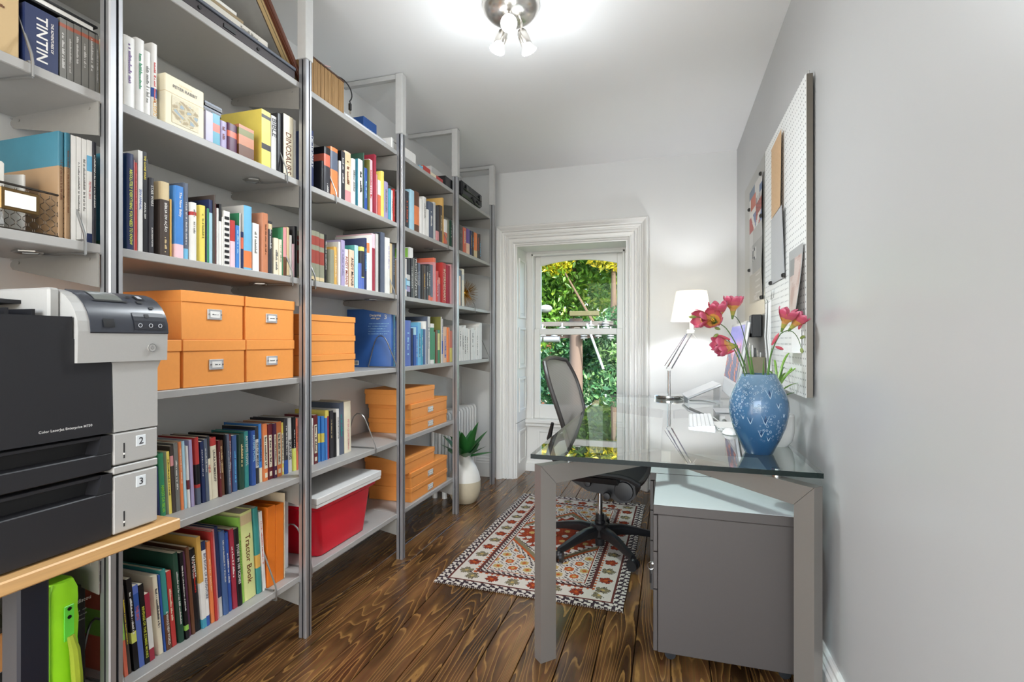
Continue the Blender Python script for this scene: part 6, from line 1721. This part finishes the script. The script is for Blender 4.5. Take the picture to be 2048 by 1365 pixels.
# ================================================================== CEILING LIGHT
fx = thing('ceiling_light', 'round nickel ceiling light with three spot heads', 'light', (-.645, 2.10, ZC))
prof = [(0, -.078), (.04, -.077), (.075, -.068), (.1, -.052), (.118, -.03), (.124, -.01), (.122, -.001), (0, -.001)]
MB().lathe(prof, 40).build('canopy', NICKEL, fx)
GLOW = mat('spot_lens_glow', 'fff8ee', emit='fff6ea', estr=14); FROST = mat('frosted_spot_glass', 'f4f2ee', rough=.4)
F_ = Vector((-.2915, .9566, 0)); Rr = Vector((.9566, .2915, 0))
def head(px, dirv, arm_top):
    d = Vector(dirv).normalized(); at = Vector(arm_top)
    n = at+Vector((0, 0, -.045))+d*.0
    h = link('spot_head', None, fx)
    MB().cyl(at+Vector((0, 0, .03)), n, .006, 10).build('stem', NICKEL, h)
    q = d.to_track_quat('Z', 'Y').to_matrix().to_4x4(); M = Matrix.Translation(n) @ q
    mb = MB(); mb.lathe([(0, -.008), (.014, -.006), (.021, .006), (.023, .055), (.022, .058), (0, .058)], 20); mb.xf(M); mb.build('housing', NICKEL, h)
    mb = MB(); mb.lathe([(.020, .055), (.024, .07), (.033, .085), (.034, .09), (.032, .09)], 24); mb.xf(M); mb.build('reflector', FROST, h)
    mb = MB(); mb.lathe([(.0, .0885), (.032, .0885)], 24); mb.xf(M); mb.build('lens', GLOW, h)
    for s in (-1, 1):
        mb = MB(); mb.box(-.002, .002, s*.0235-.001, s*.0235+.001, .02, .07); mb.xf(M); mb.build('clip', NICKEL, h)
    tip = Vector((-.645, 2.10, ZC))+n+d*.125
    return tip, d
c0 = Vector((0, 0, -.075))
for k, (dv, tp) in enumerate(((-Rr*.35-F_*.05+Vector((0, 0, -1)), c0-Rr*.03), (-F_*.85+Vector((0, 0, -.55)), c0-F_*.05-Rr*.008+Vector((0, 0, .005))), (Rr*.38+F_*.1+Vector((0, 0, -.9)), c0+Rr*.045))):
    tip, d = head(k, dv, tp)
    lamp('ceiling_fill_light', 'POINT', tip+Vector((0, 0, -.05)), 2.1, (.88, .95, 1.0), shadow_soft_size=.06)  # extra point below each head, added to brighten the ceiling
    l = lamp('ceiling_spot_light', 'SPOT', tip, 20, (.88, .95, 1.0), (d+Vector((0, 0, -.8))).to_track_quat('-Z', 'Y').to_euler(), spot_size=math.radians(165), spot_blend=1.0, shadow_soft_size=.035)

# ================================================================== FLOOR PLANT AND RADIATOR
t = thing('floor_vase', 'two-tone white and beige floor vase holding agave leaves', 'vase', (-1.43, 3.50, .0005))
WG = mat('vase_white_glaze', 'e3e1da', rough=.35); BG = mat('vase_beige_clay', 'c2b69c', rough=.55, nscale=40, namp=.06)
vp2 = [(0, 0), (.075, 0), (.088, .008), (.108, .05), (.118, .10), (.117, .16), (.106, .21), (.085, .26), (.062, .295), (.047, .32), (.043, .34), (.045, .348), (.038, .348), (.036, .33), (.05, .29), (.08, .22), (.09, .1), (.07, .02), (0, .015)]
MB().lathe(vp2, 36, mfun=lambda i: 1 if i < 5 else 0).build('vase_body', [WG, BG], t)
AG = mat('agave_leaf', '2f6e34', rough=.42, nscale=14, namp=.3, aniso=(6, 6, 1))
rr = random.Random(12)
def agave(parent, a, ln, up, w0, b=(0, 0, .33)):
    d = Vector((math.cos(a), math.sin(a), 0)); side = Vector((-d.y, d.x, 0)); b = Vector(b); c = bez(b, b+d*ln*.25+Vector((0, 0, ln*.25*up)), b+d*ln*.6+Vector((0, 0, ln*.7*up)), b+d*ln*.92+Vector((0, 0, ln*.95*up)), 8); mb = MB(); vs = []
    for i, p in enumerate(c):
        tt = i/8; ww = w0*(.35+1.3*tt if tt < .5 else 2.0*(1-tt))**.9+.0004; nrm = Vector((0, 0, -1))*.012*(1-tt); nrm = nrm+d*.01*(1-tt)
        vs += [p-side*ww, p-side*ww*.5+nrm*.7, p+nrm, p+side*ww*.5+nrm*.7, p+side*ww]
    mb.add(vs, [(i*5+j, i*5+j+1, (i+1)*5+j+1, (i+1)*5+j) for i in range(8) for j in range(4)], 0, True); mb.build('leaf', AG, parent, recalc=False)
ag = thing('agave_plant', 'dark green agave rosette growing out of the floor vase', 'plant', (-1.43, 3.50, .0005))
MB().tube([(0, 0, .30), (0, 0, .36)], [.03, .02], 10).build('stem', mat('agave_stem', '5d8a3c'), ag)
for k in range(19):
    a = k*2.399+.4; lay = k/18
    agave(ag, a, lerp(.23, .15, lay)+rr.uniform(-.015, .015), lerp(.12, 1.75, lay)*(.85 if k % 2 else 1.1), .042)

rad = thing('column_radiator', 'white column radiator in the corner behind the floor plant', 'radiator', (-1.64, 3.82, 0))
RWH = mat('radiator_white', 'eeedea', rough=.4)
def rad_section():
    mb = MB(); pts = []
    hx = .055; z0, z1_ = .13, .63
    for (cx, cz, a0) in ((hx-.02, z1_-.03, 0), (-hx+.02, z1_-.03, PI/2)):
        for k in range(6): a = a0+PI/2*k/5; pts.append((cx+.02*math.cos(a), 0, cz+.03*math.sin(a)))
    for (cx, cz, a0) in ((-hx+.02, z0+.03, PI), (hx-.02, z0+.03, 1.5*PI)):
        for k in range(6): a = a0+PI/2*k/5; pts.append((cx+.02*math.cos(a), 0, cz+.03*math.sin(a)))
    mb.tube(pts, .0115, 8, closed=True); mb.tube([(0, 0, z0+.01), (0, 0, z1_-.01)], .011, 8); mb.cyl((0, -.03, .60), (0, .03, .60), .016, 10); mb.cyl((0, -.03, .16), (0, .03, .16), .016, 10)
    return mb.mesh('section', RWH)
rs_ = rad_section()
for k in range(11): link('section', rs_, rad, (0, -.30+.0595*k, 0))
mb = MB()
for y in (-.30, .295):
    for x in (-.035, .035): mb.tube([(x, y, .15), (x, y, .06), (x*1.15, y, 0)], [.018, .016, .02], 8)
mb.build('foot', RWH, rad); MB().cyl((.0, -.36, .60), (0, -.33, .60), .014, 12).build('valve', CHROME, rad)

# ================================================================== OUTSIDE THE WINDOW
def leaf_mat(nm, c0, c1, c2, seedsc=1.3):
    m = bpy.data.materials.new(nm); m.use_nodes = True; nt = m.node_tree; bs = nt.nodes['Principled BSDF']; N = nt.nodes.new; L = nt.links.new
    tc = N('ShaderNodeTexCoord'); n1 = N('ShaderNodeTexNoise'); n1.inputs['Scale'].default_value = seedsc; n1.inputs['Detail'].default_value = 6; n1.inputs['Roughness'].default_value = .7; L(tc.outputs['Object'], n1.inputs['Vector'])
    cr = N('ShaderNodeValToRGB'); e = cr.color_ramp.elements; e[0].position = .36; e[0].color = hexc(c0); e[1].position = .66; e[1].color = hexc(c2); q = e.new(.52); q.color = hexc(c1); L(n1.outputs['Fac'], cr.inputs[0]); L(cr.outputs[0], bs.inputs['Base Color'])
    bs.inputs['Roughness'].default_value = .35; bs.inputs['Specular IOR Level'].default_value = .6
    tr = N('ShaderNodeBsdfTranslucent'); L(cr.outputs[0], tr.inputs['Color']); ms = N('ShaderNodeMixShader'); ms.inputs[0].default_value = .35
    out = nt.nodes['Material Output']; L(bs.outputs[0], ms.inputs[1]); L(tr.outputs[0], ms.inputs[2]); L(ms.outputs[0], out.inputs[0])
    return m
LG1 = leaf_mat('foliage_green', '3a6a2a', '6a9a3a', 'b4c04a'); LG2 = leaf_mat('foliage_yellow', '6f9a2c', 'd0bc2e', 'f0cc3a'); LG3 = leaf_mat('foliage_deep', '23482f', '3f6f45', '7d9f62'); BARK = mat('tree_bark', '5a4a3c', rough=.9, nscale=20, namp=.3, bump=.6, bscale=20)
GZ = -6.5
def tree(label, base, blobs, n, size, m, seed):
    r = random.Random(seed); t = thing('leafy_tree', label, 'tree', base, group='trees outside the window'); B = Vector(base)
    mb = MB(); vs = []; fs = []
    tot = sum(b[3]**2 for b in blobs)
    for (x, y, z, rad_) in blobs:
        k = int(n*rad_**2/tot)
        for _ in range(k):
            u = Vector((r.gauss(0, 1), r.gauss(0, 1), r.gauss(0, 1))).normalized()*rad_*(r.random()**.45)
            p = Vector((x, y, z))-B+u; s = size*r.uniform(.6, 1.4); a = Vector((r.gauss(0, 1), r.gauss(0, 1), r.gauss(0, 1))).normalized(); b = a.orthogonal().normalized()
            b.rotate(Matrix.Rotation(r.uniform(0, 6.28), 3, a)); c = a.cross(b); o = len(vs)
            vs += [(p-b*s)[:], (p-c*s*.42+a*s*.12)[:], (p+b*s)[:], (p+c*s*.42+a*s*.12)[:]]; fs.append((o, o+1, o+2, o+3))
    me = bpy.data.meshes.new('foliage'); me.from_pydata(vs, [], fs); me.materials.append(m); f = link('foliage', me, t); f['kind'] = 'stuff'
    mb = MB(); top = Vector(blobs[0][:3])-B
    mb.tube([(0, 0, 0), top*.35+Vector((.15, 0, 0)), top*.8, top], [.22, .17, .10, .03], 10); mb.build('trunk', BARK, t)
    for (x, y, z, rad_) in blobs[1:]:
        e = Vector((x, y, z))-B; s0 = top*.55; mb = MB(); mb.tube([s0, (s0+e)/2+Vector((r.uniform(-.3, .3), 0, .2)), e], [.07, .045, .015], 6); mb.build('branch', BARK, t)
    return t
tree('green and yellow tree filling the upper window pane', (-3.2, 16.6, GZ), [(-3.0, 16.5, 4.2, 2.4), (-4.9, 16.0, 3.4, 1.9), (-1.0, 16.5, 3.6, 2.2), (-2.6, 15.6, 6.2, 2.2), (.6, 17, 5.4, 2.4), (-5.2, 16.5, 6, 2.2), (-3.8, 16.2, 1.9, 1.6)], 40000, .095, LG1, 1)
tree('bright yellow leaved tree high in the window', (-1.4, 14.6, GZ), [(-1.45, 14.4, 3.9, .85), (-3.1, 14.6, 3.6, .55), (-.5, 14.6, 4.6, .9), (-1.6, 14.6, 5.7, .9)], 6000, .085, LG2, 2)
tree('tall pale green tree far behind the others, seen through the gaps', (-3.5, 24, GZ), [(-3.5, 24, 5, 3.2), (-7, 24, 4, 3), (0, 24, 4, 3.2), (3, 25, 6, 3), (-3, 24.5, 9, 3), (-8, 25, 8, 3), (-2, 24, 1, 2.6), (2, 24, .5, 2.6)], 15000, .26, LG1, 11)
tree('dark green tree behind the utility pole', (-.6, 13.8, GZ), [(-.7, 13.8, -.4, 1.7), (-1.0, 13.6, 1.2, 1.0), (.8, 14, .6, 1.8), (-1.1, 13.6, -2.2, 1.3), (.2, 14.2, 2.3, 1.2)], 26000, .085, LG3, 3)
tree('deep green bush left of the utility pole', (-3.3, 14.4, GZ), [(-2.95, 14.3, -.1, .75), (-3.6, 14.8, .4, .6), (-2.7, 14.5, -1.6, .8), (-2.5, 15.4, 1.0, .9)], 9000, .085, LG3, 4)
pl = thing('utility_pole', 'weathered wooden utility pole with crossarms and insulators', 'pole', (-2.24, 12.95, GZ))
PWD = mat('weathered_pole', '5c4e46', rough=.9, nscale=12, namp=.25, aniso=(20, 20, 1)); INS = mat('insulator_grey', '8f9498', rough=.3); DKG = mat('transformer_grey', '7d8288', rough=.4, metal=.4)
MB().tube([(0, 0, 0), (0, 0, 8.25)], [.20, .165], 14).build('pole_shaft', PWD, pl)
MB().cbox(-1.35, .95, -.22, -.10, 8.05, 8.17, .01).build('crossarm', mat('grey_timber', '55524f', rough=.9, nscale=8, namp=.3), pl); MB().cbox(-1.2, .5, .10, .2, 7.75, 7.87, .01).build('crossarm', PWD, pl); MB().cbox(-.1, .62, -.4, -.26, 8.30, 8.42, .01).build('crossarm', mat('mossy_timber', '4c4a30', rough=.9), pl)
for k, (x, z) in enumerate(((-1.3, 8.0), (-1.05, 7.95), (-.8, 8.02), (-.5, 7.9), (-.3, 8.05), (.25, 7.95), (.42, 8.1), (.6, 8.0), (.78, 8.15), (.9, 7.95))):
    mb = MB(); 
    for q in range(4): mb.lathe([(.02, 0), (.085, .015), (.085, .03), (.02, .05)], 12, (x, -.3, z-.22+q*.055))
    mb.cyl((x, -.3, z-.25), (x, -.3, z+.08), .02, 8); mb.build('insulator', INS, pl)
for (x, z) in ((-1.0, 7.72), (-.55, 7.72)): MB().cyl((x-.2, -.35, z), (x+.2, -.35, z), .075, 12).build('transformer', DKG, pl)
MB().sphere((-.72, -.3, 8.5), .17, 12, sc=(1, 1, .6)).build('street_lamp_head', INS, pl)
for (p0, p1) in (((-1.4, -.3, 8.2), (-9, -1.5, 9.6)), ((.9, -.3, 8.2), (9, 1.5, 9.4)), ((-.9, -.3, 8.2), (-9, 0, 8.2)), ((.6, -.3, 8.1), (9, 1, 7.9))):
    a, b = Vector(p0), Vector(p1); MB().tube([a, (a+b)/2-Vector((0, 0, .35)), b], .014, 5).build('wire', BLACKP, pl)
MB().tube([(.35, -.5, 8.1), (.75, -.5, 7.0)], .03, 8).build('conduit', INS, pl)
mb = MB(); mb.cbox(.42, .62, -.5, -.34, 5.85, 6.15, .02); mb.build('meter_box', INS, pl)
o = thing('brick_house', 'orange brick house wall seen left through the window', 'building', (-7.2, 24, GZ))
BRK = bpy.data.materials.new('brick_wall'); BRK.use_nodes = True; nt = BRK.node_tree; bs = nt.nodes['Principled BSDF']; bt = nt.nodes.new('ShaderNodeTexBrick'); bt.inputs['Scale'].default_value = 4; bt.inputs['Color1'].default_value = hexc('b5603c'); bt.inputs['Color2'].default_value = hexc('9c4c30'); bt.inputs['Mortar'].default_value = hexc('b9a08c')
mp = nt.nodes.new('ShaderNodeMapping'); mp.inputs['Rotation'].default_value = (PI/2, 0, 0); tcn = nt.nodes.new('ShaderNodeTexCoord'); nt.links.new(tcn.outputs['Object'], mp.inputs[0]); nt.links.new(mp.outputs[0], bt.inputs['Vector']); nt.links.new(bt.outputs['Color'], bs.inputs['Base Color'])
MB().box(-2.6, 2.2, 0, 6, 0, 7.9).build('wall', BRK, o); MB().prism([(-2.8, 7.9), (2.4, 7.9), (-.2, 10)], 'y', -.2, 6.2).build('roof', mat('slate_roof', '4a4a4e', rough=.8), o)
for (x, z) in ((-1.4, 4.2), (.5, 4.2)):
    wf = MB().cbox(x-.45, x+.45, -.06, .02, z, z+1.4, .02).build('window', WHITEP, o); MB().box(x-.38, x+.38, -.075, -.065, z+.07, z+1.33).build('pane', mat('dark_pane', '2a3138', rough=.1), wf)
# parked white van, road, ground
vn = thing('parked_van', 'white van parked on the street below, lower left pane', 'van', (-9.3, 39.5, GZ))
CARW = mat('car_white', 'e8eaec', rough=.25)
MB().prism([(-2.4, .45), (-2.45, 1.0), (-1.6, 1.15), (-1.0, 1.95), (2.3, 2.0), (2.4, .45)], 'y', -.9, .9).build('van_body', CARW, vn)
MB().prism([(-1.35, 1.2), (-.9, 1.8), (.2, 1.82), (.2, 1.2)], 'y', -.915, .915).build('side_window', mat('car_glass', '2a3036', rough=.1), vn)
for x in (-1.5, 1.5):
    for y in (-.85, .85): MB().cyl((x, y-.1, .36), (x, y+.1, .36), .36, 18).build('wheel', BLACKP, vn)
tag(MB().box(-60, 60, 6, 120, GZ-.2, GZ).build('lawn', mat('lawn_ground', '5a6a3a', rough=.95, nscale=.6, namp=.3), None), 'ground below the window', 'ground', kind='structure')
